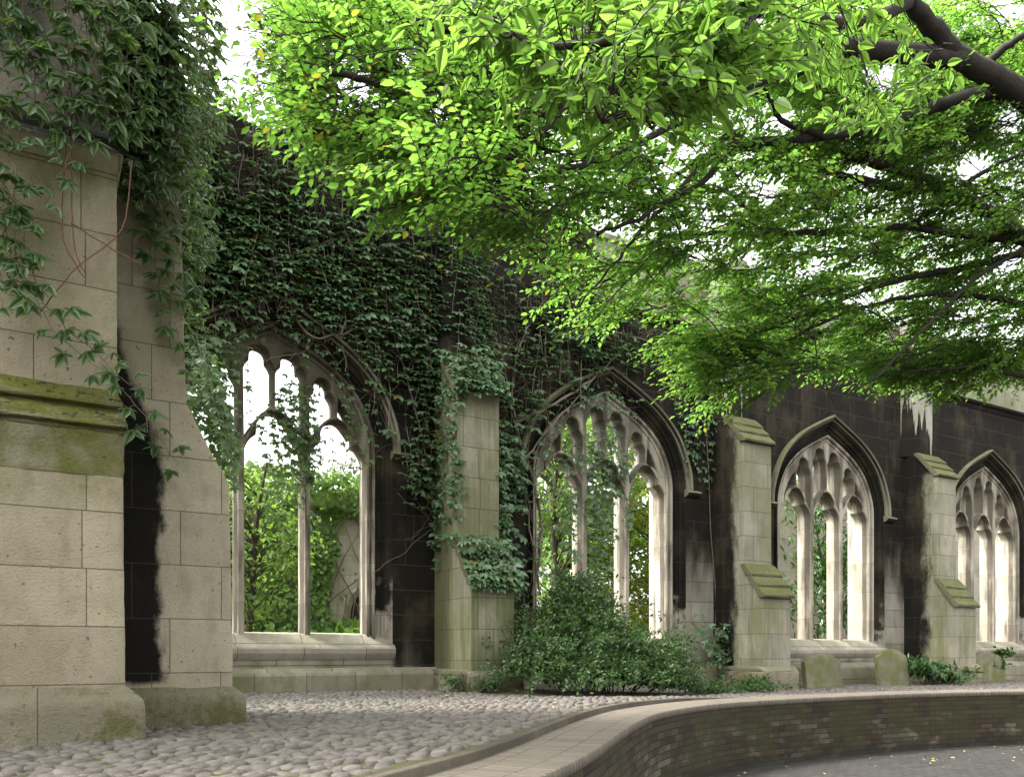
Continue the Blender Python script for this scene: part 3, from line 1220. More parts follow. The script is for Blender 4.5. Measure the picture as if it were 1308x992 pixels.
def in_window(x, z, o=.46):
    for c in CENTRES:
        P = arch_path(o, .6)
        if inside([(c + a, b) for a, b in P], x, z):
            return True
    return False


HOOD_POLY = [[(c + a, b) for a, b in arch_path(.0, .6)] for c in CENTRES]
WIN_POLY = [[(c + a, b) for a, b in arch_path(.40, .6)] for c in CENTRES]


def open_at(x, z):
    return any(inside(P, x, z) for P in WIN_POLY)


def wall_creeper():
    root = empty('wall_creeper', (3, -.05, 0), 'dense dark five-leaved creeper smothering the wall above and between the two left windows', 'creeper')
    L, T = Leaves(), Tubes()
    starts = sample_poly(IVY_W, 215)
    starts += sample_poly([wp(*p, -.05) for p in ((225, 118), (330, 130), (570, 290), (560, 370), (380, 350), (240, 330))], 110)
    for (x, z) in starts:
        if open_at(x, z):
            continue
        pts = []
        dx = rng.normal(0, .25)
        y = -.05 - abs(rng.normal(0, .05))
        p = np.array((x, y, z))
        ln = rng.uniform(.6, 2.0)
        steps = int(ln / .09)
        for i in range(steps):
            if not inside(IVY_W, p[0], p[2]) and rng.random() < .35:
                break
            pts.append(p.copy())
            dx = dx * .85 + rng.normal(0, .18)
            p = p + np.array((dx * .06, rng.normal(0, .012), -.085))
            p[1] = min(-.03, max(-.28, p[1]))
            if open_at(p[0], p[2]) and rng.random() < .5:
                break
            if rng.random() < .80 and not (any(inside(Q, p[0], p[2]) for Q in HOOD_POLY) and rng.random() < .72):
                sd_ = 1 if i % 2 else -1
                q = p + np.array((sd_ * rng.uniform(.03, .12), -rng.uniform(.02, .10), rng.uniform(-.04, .05)))
                d = np.array((sd_ * rng.uniform(0, .7), -rng.uniform(.5, .8), -rng.uniform(.05, .45)))
                nn_ = np.array((rng.normal(0, .2), -.45, .85)) + rv(.10)
                palmate(L, q, d, nn_, rng.choice([.07, .10, .13, .15]) * rng.uniform(.85, 1.1), 5 if rng.random() < .7 else 3)
        if len(pts) > 3:
            T.add(pts, rng.uniform(.003, .009), 4)
    # thick woody stems rising between the windows
    for pl in ([(690, 760), (672, 640), (660, 560), (640, 450), (610, 380), (590, 300), (600, 220)], [(680, 760), (690, 660), (655, 520), (668, 430), (700, 380)],
               [(655, 540), (700, 520), (760, 480), (800, 440)], [(640, 440), (560, 430), (470, 420), (400, 430), (360, 380), (300, 360)],
               [(662, 600), (690, 560), (735, 510), (770, 470)], [(560, 690), (540, 560), (510, 450), (480, 330), (470, 240)],
               [(420, 300), (440, 380), (470, 400)], [(700, 440), (760, 420), (850, 445), (890, 470)], [(880, 380), (868, 470), (862, 520)],
               [(745, 430), (742, 500), (748, 520)], [(450, 420), (560, 400), (600, 350)], [(280, 300), (350, 330), (450, 300), (520, 320)]):
        P = np.array([wpn(a, b, -.06 - .05 * (k % 2)) for k, (a, b) in enumerate(pl)])
        P = catmull(P, 7)
        P = P + rng.normal(0, .012, P.shape)
        r = rng.uniform(.012, .03)
        T.add(P, np.linspace(r, r * .45, len(P)), 5)
    for k in range(520):                         # fine dead stems across the stone
        x, z = sample_poly(IVY_W, 1)[0]
        if open_at(x, z):
            continue
        a = rng.uniform(-1.4, 1.4) + (math.pi if rng.random() < .5 else 0)
        p = np.array((x, -.03, z))
        pts = []
        for i in range(int(rng.uniform(6, 16))):
            pts.append(p.copy())
            a += rng.normal(0, .25)
            p = p + np.array((math.cos(a) * .09, rng.normal(0, .008), math.sin(a) * .09 - .02))
            p[1] = min(-.012, p[1])
        T.add(pts, rng.uniform(.002, .005), 3)
    # thick mats on the buttress: on its top slope and on its lower weathering
    for (x0, x1, z0, z1, y0, y1, cnt) in ((5.15, 6.0, 4.25, 5.0, -.85, -.2, 170), (5.15, 5.95, 1.75, 2.2, -1.15, -.75, 70), (5.35, 6.05, 1.5, 1.8, -1.3, -1.1, 40),
                                         (5.95, 6.6, 1.2, 4.2, -.5, -.1, 230), (5.9, 6.12, 1.8, 3.6, -.85, -.6, 50), (5.12, 5.24, 2.0, 4.4, -.8, -.05, 130), (5.1, 5.35, 2.6, 4.3, -.86, -.7, 40)):
        for k in range(cnt):
            p = np.array((rng.uniform(x0, x1), rng.uniform(y0, y1), rng.uniform(z0, z1)))
            palmate(L, p, (rng.normal(0, .5), -.6, -.4), np.array((0, -.5, .8)) + rv(.25), rng.uniform(.08, .13))
    for (ya, za, yb, zb, cnt) in ((-.84, 4.32, -.28, 4.92, 150), (-1.26, 1.5, -.74, 2.16, 130)):    # over both slopes, hanging past the lip
        for k in range(cnt):
            t = rng.uniform(-.25, 1)
            x = rng.uniform(5.14, 6.04)
            p = np.array((x, ya + (yb - ya) * max(t, 0) - .06, za + (zb - za) * t + .09))
            palmate(L, p, (rng.normal(0, .5), -.7, -.3), np.array((0, -.5, .85)) + rv(.2), rng.uniform(.08, .14))
    # strands over the pilaster above the first buttress
    for k in range(26):
        x, z = rng.uniform(5.12, 6.02), rng.uniform(5.6, 7.5)
        yy = -.31 - .04 * rng.random() if 5.36 < x < 5.8 else -.2
        p = np.array((x, yy, z))
        pts = []
        for i in range(int(rng.uniform(7, 18))):
            pts.append(p.copy())
            p = p + np.array((rng.normal(0, .018), rng.normal(0, .004), -.085))
            if p[2] < 4.75:
                break
            if rng.random() < .8:
                sd_ = 1 if i % 2 else -1
                palmate(L, p + np.array((sd_ * rng.uniform(.02, .09), -rng.uniform(.02, .07), 0)), (sd_ * .4, -.6, -.25),
                        np.array((0, -.45, .85)) + rv(.12), rng.uniform(.08, .14), 5)
        if len(pts) > 3:
            T.add(pts, rng.uniform(.003, .008), 4)
    # up over the wall head
    for k in range(420):
        x = rng.uniform(1.2, 8.0)
        p = np.array((x, rng.uniform(-.35, .5), 7.75 + abs(rng.normal(0, .16)) - .1))
        palmate(L, p, rv(1) + np.array((0, -.3, 0)), np.array((0, -.2, 1)) + rv(.3), rng.uniform(.08, .13))
    L.build('foliage', M['leaf_ivy'], root, LEAFLET)
    T.build('stems', M['stem'], root)


wall_creeper()


def strand_creeper(root, paths, leaf, size, step, L, T, out=(0, -1, 0), hang=.05, rad=.004, k5=.85, side=.09, red=None):
    """leafy strands along given world polylines"""
    out = unit(out)
    for P in paths:
        P = catmull(np.array(P, float), 9)
        ln = np.concatenate([[0], np.cumsum(np.linalg.norm(np.diff(P, axis=0), axis=1))])
        m = max(4, int(ln[-1] / step))
        Q = np.stack([np.interp(np.linspace(0, ln[-1], m), ln, P[:, j]) for j in range(3)], 1)
        Q += rng.normal(0, .012, Q.shape)
        (red or T).add(Q, np.linspace(rad, rad * .5, len(Q)), 4)
        tg = np.gradient(Q, axis=0)
        for i in range(m):
            t = unit(tg[i])
            s_ = np.cross(t, out) * (1 if i % 2 else -1)
            q = Q[i] + s_ * rng.uniform(.3, 1) * side + out * rng.uniform(.01, .07)
            d = s_ * rng.uniform(.2, 1) + out * rng.uniform(.1, .7) + np.array((0, 0, -rng.uniform(.2, .8)))
            n_ = out * .6 + np.array((0, 0, .75)) + rv(.22)
            T.add([Q[i], (Q[i] + q) / 2 + np.array((0, 0, .01)), q], .0016, 3)
            palmate(L, q, d, n_, size * rng.uniform(.75, 1.2), 5 if rng.random() < k5 else 3)


def pier_creeper():
    root = empty('pier_creeper', (-.3, -5.8, 2.2), 'glossy five-leaved creeper hanging down the face of the near corner pier', 'creeper')
    L, T, R = Leaves(), Tubes(), Tubes()
    W = lambda pts, Y=-5.72: [wpn(a, b, Y) for a, b in pts]
    paths = [W(p) for p in (
        [(-20, 130), (20, 230), (10, 300), (40, 370), (70, 420), (110, 455), (150, 490), (172, 515), (185, 550)],
        [(-30, 150), (0, 220), (30, 300), (25, 380)], [(-40, 200), (10, 260), (-5, 330), (20, 390)], [(40, 330), (60, 390), (100, 430), (140, 470), (160, 490)],
        [(-30, 20), (20, 60), (60, 120), (90, 170)], [(-30, 50), (10, 130), (30, 180)], [(100, -30), (95, 60), (90, 130), (85, 190), (60, 260)],
        [(150, -30), (130, 60), (120, 130), (110, 180)], [(60, -40), (70, 30), (60, 90), (100, 140)], [(0, -30), (10, 30), (30, 60)], [(-10, 260), (15, 330), (35, 350)],
        [(-15, 180), (5, 240), (15, 270)], [(120, -20), (140, 60), (150, 120), (140, 160)], [(20, -30), (45, 20), (40, 70)], [(-20, 0), (20, 40), (40, 100), (20, 150)], [(70, -30), (90, 40), (70, 100)], [(40, -40), (30, 50), (60, 130), (70, 190)],
        [(130, -30), (110, 40), (120, 110), (105, 150)], [(-30, 90), (0, 130), (-5, 190)], [(150, 20), (150, 90), (135, 150)])]
    strand_creeper(root, paths, None, .100, .072, L, T, (0, -1, 0), side=.085)
    paths = [W(p, -5.62) for p in ([(140, -40), (160, 60), (165, 140), (150, 180)], [(90, -50), (110, 30), (130, 100), (150, 160)], [(-20, -40), (10, 20), (0, 90)],
                                   [(60, -60), (40, 10), (20, 40)], [(170, -40), (175, 60), (165, 150)])]
    strand_creeper(root, paths, None, .105, .055, L, T, (0, -1, 0), side=.11)
    # bare reddish runners swinging across the stone
    for p in ([(90, 130), (82, 220), (80, 300), (95, 335), (108, 355)], [(92, 140), (92, 260), (96, 320), (110, 350)], [(168, 205), (160, 280), (140, 310), (95, 345), (50, 400)],
              [(92, 285), (130, 310), (178, 337)], [(250 / 3, -20), (85, 60), (92, 130)], [(92, 130), (112, 105), (118, 95)], [(94, 138), (100, 160), (100, 170)]):
        P = catmull(np.array(W(p, -5.68)), 8)
        R.add(P + rng.normal(0, .002, P.shape), .0042, 5)
    L.build('foliage', M['leaf_creeper'], root, LEAFLET_FINE)
    T.build('stems', M['stem'], root)
    R.build('runners', M['redstem'], root)


pier_creeper()


def edge_creeper():
    root = empty('curtain_creeper', (1.2, -4.6, 4.2), 'curtain of creeper hanging from the top of the side buttress, lit from behind', 'creeper')
    L, T = Leaves(), Tubes()
    paths = []
    for k in range(42):                              # over the top and down the front
        x = rng.uniform(150, 262)
        y0 = rng.uniform(-60, 40)
        y1 = rng.uniform(120, 270) if x < 232 else rng.uniform(120, 400)
        Y = rng.uniform(-5.1, -4.9) if x < 235 else rng.uniform(-4.6, -3.6)
        pts = [(x + rng.normal(0, 6) * j, y0 + (y1 - y0) * j / 4) for j in range(5)]
        paths.append([wpn(a, b, Y) for a, b in pts])
    for p in ([(180, 240), (188, 300), (200, 350), (215, 400), (232, 440), (240, 470)], [(200, 240), (196, 320), (205, 370)], [(215, 230), (210, 300), (225, 350)],
              [(185, 530), (200, 560), (225, 590)]):
        paths.append([wpn(a, b, -4.88) for a, b in p])
    for k in range(9):
        x = rng.uniform(231, 243)
        y0 = rng.uniform(190, 330)
        paths.append([wpn(x + rng.normal(0, 3), y0 + rng.uniform(25, 45) * j, -3.4) for j in range(5)])
    for k in range(14):
        x, y0, y1 = rng.uniform(155, 232), rng.uniform(-60, 90), rng.uniform(150, 265)
        paths.append([wpn(x + rng.normal(0, 5), y0 + (y1 - y0) * j / 4, -4.90) for j in range(5)])
    strand_creeper(root, paths[:], None, .098, .062, L, T, (0.25, -1, 0), side=.10)
    L.build('foliage', M['leaf_creeper'], root, LEAFLET_FINE)
    T.build('stems', M['stem'], root)
    root2 = empty('trailing_creeper', (1.4, -2.5, 1.5), 'pale green creeper trailing behind the sloping edge of the side buttress', 'creeper')
    L, T = Leaves(), Tubes()
    paths = []
    for k in range(26):
        x, y0 = rng.uniform(236, 285), rng.uniform(425, 520)
        Y = rng.uniform(-1.6, -.25)
        dx = rng.uniform(-3, 12)
        paths.append([wpn(min(x + dx * j, 262 + max(0, y0 + 26 * j - 470) * .28), y0 + rng.uniform(18, 32) * j, Y) for j in range(5)])
    for k in range(10):
        x, y0 = rng.uniform(250, 305), rng.uniform(405, 450)
        paths.append([wpn(x + rng.normal(0, 4), y0 + rng.uniform(12, 22) * j, rng.uniform(-.3, -.12)) for j in range(5)])
    strand_creeper(root2, paths, None, .10, .06, L, T, (0.2, -1, 0), side=.10)
    L.build('foliage', M['leaf_creeper'], root2, LEAFLET)
    T.build('stems', M['stem'], root2)


edge_creeper()


def window_creepers():
    root = empty('tracery_creeper', (3.0, .1, 2), 'leafy creeper draped across the tracery and mullions of the nearest window', 'creeper')
    L, T = Leaves(), Tubes()
    paths = []
    for k in range(15):
        x = rng.uniform(330, 400)
        y0 = rng.uniform(455, 560)
        pts = [(x + rng.normal(0, 7), y0 + rng.uniform(90, 140) * j / 4) for j in range(5)]
        paths.append([wpn(a, b, rng.uniform(.0, .35)) for a, b in pts])
    for p in ([(455, 560), (440, 500), (420, 450), (380, 425)], [(300, 430), (340, 415), (390, 425), (430, 460)], [(330, 540), (370, 560), (410, 575), (430, 560)],
              [(345, 560), (345, 620), (350, 660)], [(390, 540), (388, 600), (390, 640)], [(270, 430), (290, 420), (330, 412)], [(300, 520), (330, 540), (370, 550)],
              [(455, 520), (450, 560), (462, 600)], [(480, 470), (470, 530), (478, 590)]):
        paths.append([wpn(a, b, .0) for a, b in p])
    strand_creeper(root, paths, None, .085, .075, L, T, (0, -1, 0), side=.11)
    L.build('foliage', M['leaf_creeper'], root, LEAFLET)
    T.build('stems', M['stem'], root)
    root = empty('mullion_creeper', (8.5, .1, 2), 'loose creeper threaded through the mullions of the second window', 'creeper')
    L, T = Leaves(), Tubes()
    paths = []
    for k in range(17):
        x = rng.uniform(715, 800)
        y0 = rng.uniform(520, 640)
        pts = [(x + rng.normal(0, 7), y0 + rng.uniform(60, 150) * j / 4) for j in range(5)]
        paths.append([wpn(a, b, rng.uniform(-.05, .4)) for a, b in pts])
    for p in ([(690, 580), (710, 530), (740, 505), (790, 500)], [(700, 590), (740, 600), (790, 590), (810, 580)], [(720, 480), (740, 500), (790, 520), (815, 520)],
              [(855, 430), (862, 500), (880, 560), (895, 600)], [(900, 450), (895, 520), (880, 590)], [(915, 560), (905, 600), (900, 620)], [(870, 520), (880, 560), (885, 610)],
              [(840, 440), (880, 470), (900, 500)], [(895, 440), (915, 500), (920, 560)], [(880, 480), (905, 540), (895, 580)]):
        paths.append([wpn(a, b, -.03) for a, b in p])
    strand_creeper(root, paths, None, .10, .085, L, T, (0, -1, 0), side=.12)
    L.build('foliage', M['leaf_ivy'], root, LEAFLET)
    T.build('stems', M['stem'], root)


window_creepers()

# ------------------------------------------------------------------ shrubs on the terrace
def blob_shrub(name, lobes, nleaf, size, mat, label, cat, tpl=LEAF, nstem=40, group=None, up=.6, shell=.55, spiky=0):
    lob = np.array(lobes, float)                # cx, cy, cz, rx, ry, rz
    base = np.array((lob[:, 0].mean(), lob[:, 1].mean(), float(gz(lob[:, 0].mean()))))
    root = empty(name, tuple(base), label, cat, group)
    L, T = Leaves(), Tubes()
    wgt = lob[:, 3] * lob[:, 4] * lob[:, 5]
    wgt /= wgt.sum()
    nsh = max(20, nleaf // 22)
    for k in range(nsh):
        b = lob[rng.choice(len(lob), p=wgt)]
        v = unit(rv())
        v[2] = abs(v[2]) * .95 - .18
        r = rng.uniform(shell, 1.05 + spiky * rng.random() ** 3)
        tip = b[:3] + v * b[3:] * r
        g0 = float(gz(tip[0])) + .03
        tip[2] = max(tip[2], g0)
        root_pt = np.array((base[0] + (tip[0] - base[0]) * .35, base[1] + (tip[1] - base[1]) * .35, g0 - .05))
        st = tip - unit(v + np.array((0, 0, -.2))) * rng.uniform(.18, .38)
        dirv = tip - st
        if k < nstem:
            mid = (root_pt + st) / 2 + np.array((0, 0, .12)) + rv(.05)
            T.add(catmull([root_pt, mid, st, tip], 4), np.linspace(.010, .003, 13), 4)
        else:
            T.add([st, (st + tip) / 2 + rv(.01), tip], .0025, 3)
        for i in range(22):
            t = rng.random()
            p = st + dirv * t + rv(.035)
            d = unit(dirv) * .5 + rv(.6)
            nn_ = np.array((0, -.25, up)) + v * .5 + rv(.35)
            L.add(p, d, nn_, size * rng.uniform(.65, 1.2))
    L.build('foliage', mat, root, tpl)
    T.build('stems', M['bark2'], root)
    return root


blob_shrub('box_bush', [(6.55, -1.85, .45, 1.15, 1.0, .70), (5.85, -2.0, .25, .65, .65, .50), (7.35, -2.2, .38, .95, .85, .66), (6.85, -1.6, .95, .85, .7, .72),
                        (6.5, -2.6, .18, 1.1, .55, .42), (7.9, -2.3, .12, .65, .6, .38), (7.0, -1.3, 1.30, .60, .45, .60), (7.2, -2.75, .15, .8, .45, .35)], 34000, .060, M['leaf_bush'],
           'large dark small-leaved bush sprawling on the cobbles before the second window', 'bush', LEAF, 26, spiky=.6)
blob_shrub('weed_clump', [(5.0, -1.2, .1, .38, .3, .26), (5.4, -1.5, .08, .4, .3, .2)], 700, .055, M['leaf_shrub'],
           'straggly pale weeds at the foot of the first buttress, left of the dark bush', 'weeds', LEAF_NARROW, 16, spiky=.5)
blob_shrub('low_groundcover', [(9.3, -1.9, -.02, .9, .5, .22), (10.3, -1.6, -.03, .55, .45, .26), (8.6, -2.2, -.02, .6, .4, .2)], 2200, .06, M['leaf_bush'],
           'low mat of small leaves between the dark bush and second buttress', 'ground cover', LEAF, 20, spiky=.3)
blob_shrub('laurel_shrub', [(15.9, -.95, .15, .85, .55, .42), (16.5, -1.1, .05, .6, .45, .35), (15.4, -1.2, .1, .45, .4, .36)], 900, .17, M['leaf_shrub'],
           'glossy broad-leaved green shrub between the middle headstone and third buttress', 'shrub', LEAF_NARROW, 20, spiky=.3)
blob_shrub('sill_plant', [(19.3, -.5, .2, .4, .3, .3), (19.6, -.45, .5, .3, .25, .25)], 330, .12, M['leaf_shrub'],
           'little plant at the right picture edge beside the farthest headstone', 'plant', LEAF, 10, spiky=.3)


def climber():
    root = empty('climbing_plant', (10.2, -.3, 0), 'thin climber leaning on the wall left of the second buttress', 'climbing plant')
    L, T = Leaves(), Tubes()
    paths = [[wpn(a, b, Y) for a, b in p] for p, Y in (
        ([(930, 868), (925, 830), (905, 805), (885, 790)], -.3), ([(925, 865), (935, 820), (920, 800)], -.35), ([(935, 862), (915, 840), (900, 815)], -.3),
        ([(912, 860), (914, 760), (908, 680), (905, 600), (900, 520)], -.05), ([(920, 840), (945, 830), (948, 850)], -.4), ([(930, 850), (918, 815), (930, 800)], -.25))]
    strand_creeper(root, paths[:3] + paths[4:], None, .11, .05, L, T, (0, -1, 0), side=.10)
    T.add(catmull(np.array(paths[3]), 6) + 0, .008, 5)
    L.build('foliage', M['leaf_ivy'], root, LEAFLET)
    T.build('stems', M['stem'], root)


climber()

# ------------------------------------------------------------------ the tree reaching in from the right
def fore_tree():
    base = (8.75, -7.75, ZP)
    root = empty('overhanging_tree', base, 'tree with fresh green translucent leaves, its dark limbs reaching in from the right', 'tree')
    trunk, br, tw = Tubes(), Tubes(), Tubes()
    Lf, Ln = Leaves(), Leaves()
    T0 = np.array((8.75, -7.75, ZP))
    fork = dp(1345, 150, 7.45)
    tp = catmull([T0, T0 * .5 + np.array((8.9, -7.7, 2.2)) * .5, np.array((8.75, -7.65, 3.4)), fork], 8)
    trunk.add(tp, np.linspace(.28, .118, len(tp)), 14)
    trunk.build('trunk', M['bark'], root)
    skel = []
    B = [
        (.11, .05, [(1345, 150, 7.45), (1292, 112, 7.3), (1225, 72, 7.0), (1185, 28, 6.8), (1145, -20, 6.5), (1060, -130, 6.0)]),
        (.085, .010, [(1228, 78, 7.0), (1170, 70, 6.9), (1100, 63, 6.7), (1040, 60, 6.5), (980, 57, 6.2), (915, 80, 5.9), (825, 100, 5.6), (730, 127, 5.3), (660, 155, 5.15),
                      (588, 168, 5.05), (494, 181, 4.95), (400, 168, 4.85), (345, 172, 4.8)]),
        (.04, .012, [(1075, 66, 6.6), (1030, 88, 6.5), (978, 103, 6.3), (900, 140, 6.0), (800, 190, 5.7), (700, 225, 5.4), (600, 250, 5.2), (500, 262, 5.0)]),
        (.075, .012, [(1330, 130, 7.5), (1272, 118, 7.6), (1205, 132, 7.5), (1158, 150, 7.3), (1060, 172, 7.0), (960, 182, 6.7), (925, 177, 6.5), (850, 260, 6.2), (760, 300, 5.9)]),
        (.03, .008, [(1055, 175, 6.9), (1000, 155, 6.8), (985, 130, 6.6), (975, 108, 6.5)]),
        (.075, .012, [(1380, 380, 8.2), (1308, 303, 8.2), (1205, 240, 8.0), (1130, 212, 7.8), (1060, 195, 7.6), (990, 190, 7.4), (900, 200, 7.1), (800, 280, 6.8)]),
        (.05, .008, [(1208, 242, 8.0), (1150, 240, 7.9), (1080, 225, 7.7), (1030, 213, 7.5), (960, 210, 7.3), (870, 300, 7.0)]),
        (.05, .008, [(1380, 330, 8.4), (1300, 307, 8.3), (1230, 300, 8.1), (1160, 290, 7.9), (1060, 297, 7.6), (915, 298, 7.2), (840, 313, 7.0), (760, 370, 6.8)]),
        (.028, .005, [(1380, 280, 8.2), (1281, 333, 8.0), (1230, 370, 7.9), (1130, 470, 7.7), (1085, 505, 7.6), (1035, 540, 7.5)]),
        (.045, .006, [(1380, 300, 8.6), (1260, 335, 8.5), (1130, 362, 8.2), (1030, 400, 7.9), (960, 430, 7.7), (900, 480, 7.5)]),
        (.035, .006, [(1370, 400, 8.6), (1270, 381, 8.5), (1180, 377, 8.3), (1080, 400, 8.1), (1000, 440, 8.0), (930, 490, 7.8)]),
        (.03, .006, [(1308, 480, 8.8), (1240, 470, 8.7), (1130, 475, 8.4)]),
        (.045, .008, [(1250, 90, 7.2), (1308, 45, 7.0), (1400, 10, 6.8)]),
        (.05, .01, [(1160, 5, 6.6), (1090, 30, 6.2), (980, 15, 5.7), (870, 20, 5.2), (760, 30, 4.9), (700, 45, 4.8), (615, 44, 4.7), (545, 32, 4.6), (467, 3, 4.5), (400, -40, 4.4)]),
        (.03, .006, [(980, 60, 6.2), (960, 20, 5.9), (930, -40, 5.5)]),
        (.03, .006, [(700, 45, 4.8), (620, 90, 4.8), (540, 110, 4.7), (430, 95, 4.6), (360, 60, 4.6), (320, 20, 4.5)]),
        (.03, .006, [(1160, 292, 7.9), (1240, 230, 7.6), (1308, 195, 7.4), (1380, 170, 7.4)]),
        (.03, .005, [(940, 180, 6.6), (900, 230, 6.4), (850, 262, 6.3), (790, 330, 6.1), (730, 400, 5.9)]),
        (.03, .006, [(730, 127, 5.3), (690, 170, 5.2), (640, 205, 5.1), (560, 230, 5.0)]),
        # the low branch that passes close over the camera
        (.04, .008, [(1145, -20, 6.5), (1120, -150, 4.8), (1060, -160, 3.6), (980, -70, 3.1), (900, -10, 2.9), (820, 40, 2.75), (740, 60, 2.7), (650, 40, 2.65)]),
        (.02, .006, [(980, -70, 3.1), (960, 20, 3.0), (930, 80, 2.95), (880, 130, 2.9), (840, 160, 2.85)]),
        (.02, .006, [(820, 40, 2.75), (790, 90, 2.75), (760, 150, 2.7)]),
    ]
    near_skel = []
    for k, (r0, r1, pl) in enumerate(B):
        P = catmull([dp(*q) for q in pl], 9)
        P = P + rng.normal(0, .010, P.shape) * np.linspace(.2, 1, len(P))[:, None]
        br.add(P, np.linspace(r0, r1, len(P)) ** 1.0, 8 if r0 > .05 else 6)
        (near_skel if k >= 19 else skel).append(P[6 if r0 > .1 else 2:])
    br.build('branches', M['bark'], root)
    S = np.concatenate(skel)
    PT = [
        ([(340, -10), (640, -10), (650, 270), (500, 245), (440, 190), (370, 150), (350, 110)], 230),
        ([(620, -10), (1000, -10), (1000, 330), (900, 400), (760, 420), (680, 330), (635, 310)], 340),
        ([(980, 60), (1330, 40), (1330, 475), (1100, 478), (965, 465), (930, 500), (890, 430), (960, 330)], 880),
        ([(865, 430), (1000, 430), (1000, 495), (925, 535), (880, 480)], 65),
        ([(1010, -10), (1340, -10), (1340, 190), (1010, 200)], 260),
        ([(1090, 440), (1310, 440), (1310, 490), (1215, 500), (1100, 482)], 90),
        ([(500, 190), (660, 170), (660, 290), (520, 262)], 35),
    ]
    HOLES = [(300, 60, 55), (262, 60, 40), (455, 108, 36), (560, 140, 22), (838, 165, 26), (1000, 150, 32), (962, 28, 22), (1130, 95, 34), (1290, 155, 28), (1110, 225, 24), (880, 190, 18),
             (985, 240, 24), (1240, 210, 26), (1290, 330, 20), (1070, 30, 20), (960, 330, 20), (1150, 420, 22), (1040, 345, 16), (900, 270, 16), (1200, 60, 24), (420, 60, 20), (520, 75, 20)]
    tg = []
    for poly, cnt in PT:
        for (x, y) in sample_poly(poly, cnt):
            if any((x - a) ** 2 + (y - b) ** 2 < (r * .8) ** 2 for a, b, r in HOLES):
                continue
            bd = 4.95 + 3.1 * max(0, min(1, (x - 620) / 560)) + .9 * max(0, min(1, (y - 250) / 200)) * (x > 700)
            if x < 700 and y < 60:
                bd -= .3
            tg.append(dp(x, y, bd + .2 + rng.normal(0, .45)))
    c0 = np.array((8.7, -7.6))
    tg.sort(key=lambda p: math.hypot(p[0] - c0[0], p[1] - c0[1]))

    hole_dirs = [(unit(dp(a, b, 1.) - np.array((0, CAM_Y, EYE))), r / 1046.) for a, b, r in HOLES]
    hole_dirs = [(h, r_ * (1 if i < 3 else .62)) for i, (h, r_) in enumerate(hole_dirs)]
    HD = np.array([h[0] for h in hole_dirs])
    HR = np.array([h[1] for h in hole_dirs])

    def gap(p):                                   # thin places in the crown where the sky shows
        v = unit(p - np.array((0, CAM_Y, EYE)))
        a = np.arccos(np.clip(HD @ v, -1, 1)) / HR
        return rng.random() < np.clip(1.3 - a.min(), 0, .93)

    def spray(q, t, size, scale, Lv, tws, wild=.12):
        """a twig from q to t with side twigs and leaves set alternately in a flat layer"""
        d = t - q
        ln = np.linalg.norm(d)
        sag = np.array((0, 0, .06 * ln))
        P = catmull([q, q + d * .35 + sag + rv(.02), q + d * .7 + sag * .9 + rv(.02), t], 4)
        tw.add(P, np.linspace(.0065, .0022, len(P)) * scale ** .5, 4)
        dh = unit(d * np.array((1, 1, .35)))
        N = unit(np.array((0, 0, 1)) + rv(.20))
        side = unit(np.cross(N, dh))
        ends = [(P[-1], dh, .42 * scale)]
        for i in range(tws):
            k = len(P) - 1 - int(rng.uniform(0, min(7, len(P) - 2)))
            s_ = 1 if i % 2 else -1
            ends.append((P[k], unit(dh * rng.uniform(.5, .9) + side * s_ * rng.uniform(.5, .9) + rv(.10)), rng.uniform(.25, .48) * scale))
        for p, dv, l_ in ends:
            m = max(4, int(l_ / (.033 * scale)))
            tip = p + dv * l_ + np.array((0, 0, -.10 * l_))
            tw.add([p, (p + tip) / 2 + np.array((0, 0, .02)), tip], [.0028, .002, .0012], 3)
            sd2 = unit(np.cross(N, dv))
            for i in range(m + 1):
                t_ = (i + .3) / (m + .3)
                pp = p + (tip - p) * t_ + np.array((0, 0, .02 * 4 * t_ * (1 - t_)))
                s_ = 1 if i % 2 else -1
                if i == m:
                    ld = dv
                else:
                    ld = dv * rng.uniform(.4, .8) + sd2 * s_ * rng.uniform(.6, 1.)
                ld = ld + np.array((0, 0, -rng.uniform(.05, .5)))
                if gap(pp):
                    continue
                Lv.add(pp + rv(.004), ld + rv(wild), N + rv(.25 + wild * .6), size * rng.uniform(.5, 1.25))
        return P

    extra = [S]
    allS = S
    for i, t in enumerate(tg):
        dd = np.linalg.norm(allS - t, axis=1)
        rq = np.hypot(allS[:, 0] - c0[0], allS[:, 1] - c0[1])
        k = np.argmin(dd + 1.6 * np.maximum(0, rq - math.hypot(t[0] - c0[0], t[1] - c0[1]) + .35))
        q, d = allS[k], dd[k]
        if d > 2.2:
            t = q + (t - q) * (2.2 / d)
        P = spray(q, t, .056, 1., Lf, 6)
        if len(P) > 3:
            allS = np.concatenate([allS, P[4::3]])
    # the close branch
    NS = np.concatenate(near_skel)
    for poly, cnt, dep in (([(600, -10), (960, -10), (970, 60), (870, 130), (820, 175), (740, 150), (700, 75), (610, 70)], 62, 2.75),
                           ([(960, -10), (1080, 10), (1060, 90), (1000, 40)], 8, 3.2), ([(800, 20), (960, 20), (900, 150), (820, 170)], 26, 2.8),
                           ([(1090, 60), (1190, 40), (1180, 150), (1060, 200)], 14, 4.0)):
        for (x, y) in sample_poly(poly, cnt):
            t = dp(x, y, dep + rng.normal(0, .2))
            dd = np.linalg.norm(NS - t, axis=1)
            q = NS[np.argmin(dd)]
            if dd.min() > .9:
                q = t + np.array((.25, .1, .25))
            spray(q, t, .058, .62, Ln, 2, .38)
    tw.build('twigs', M['bark'], root)
    Lf.build('crown', M['leaf_tree'], root, LEAF)
    Ln.build('low_foliage', M['leaf_near'], root, LEAF_FINE)


fore_tree()

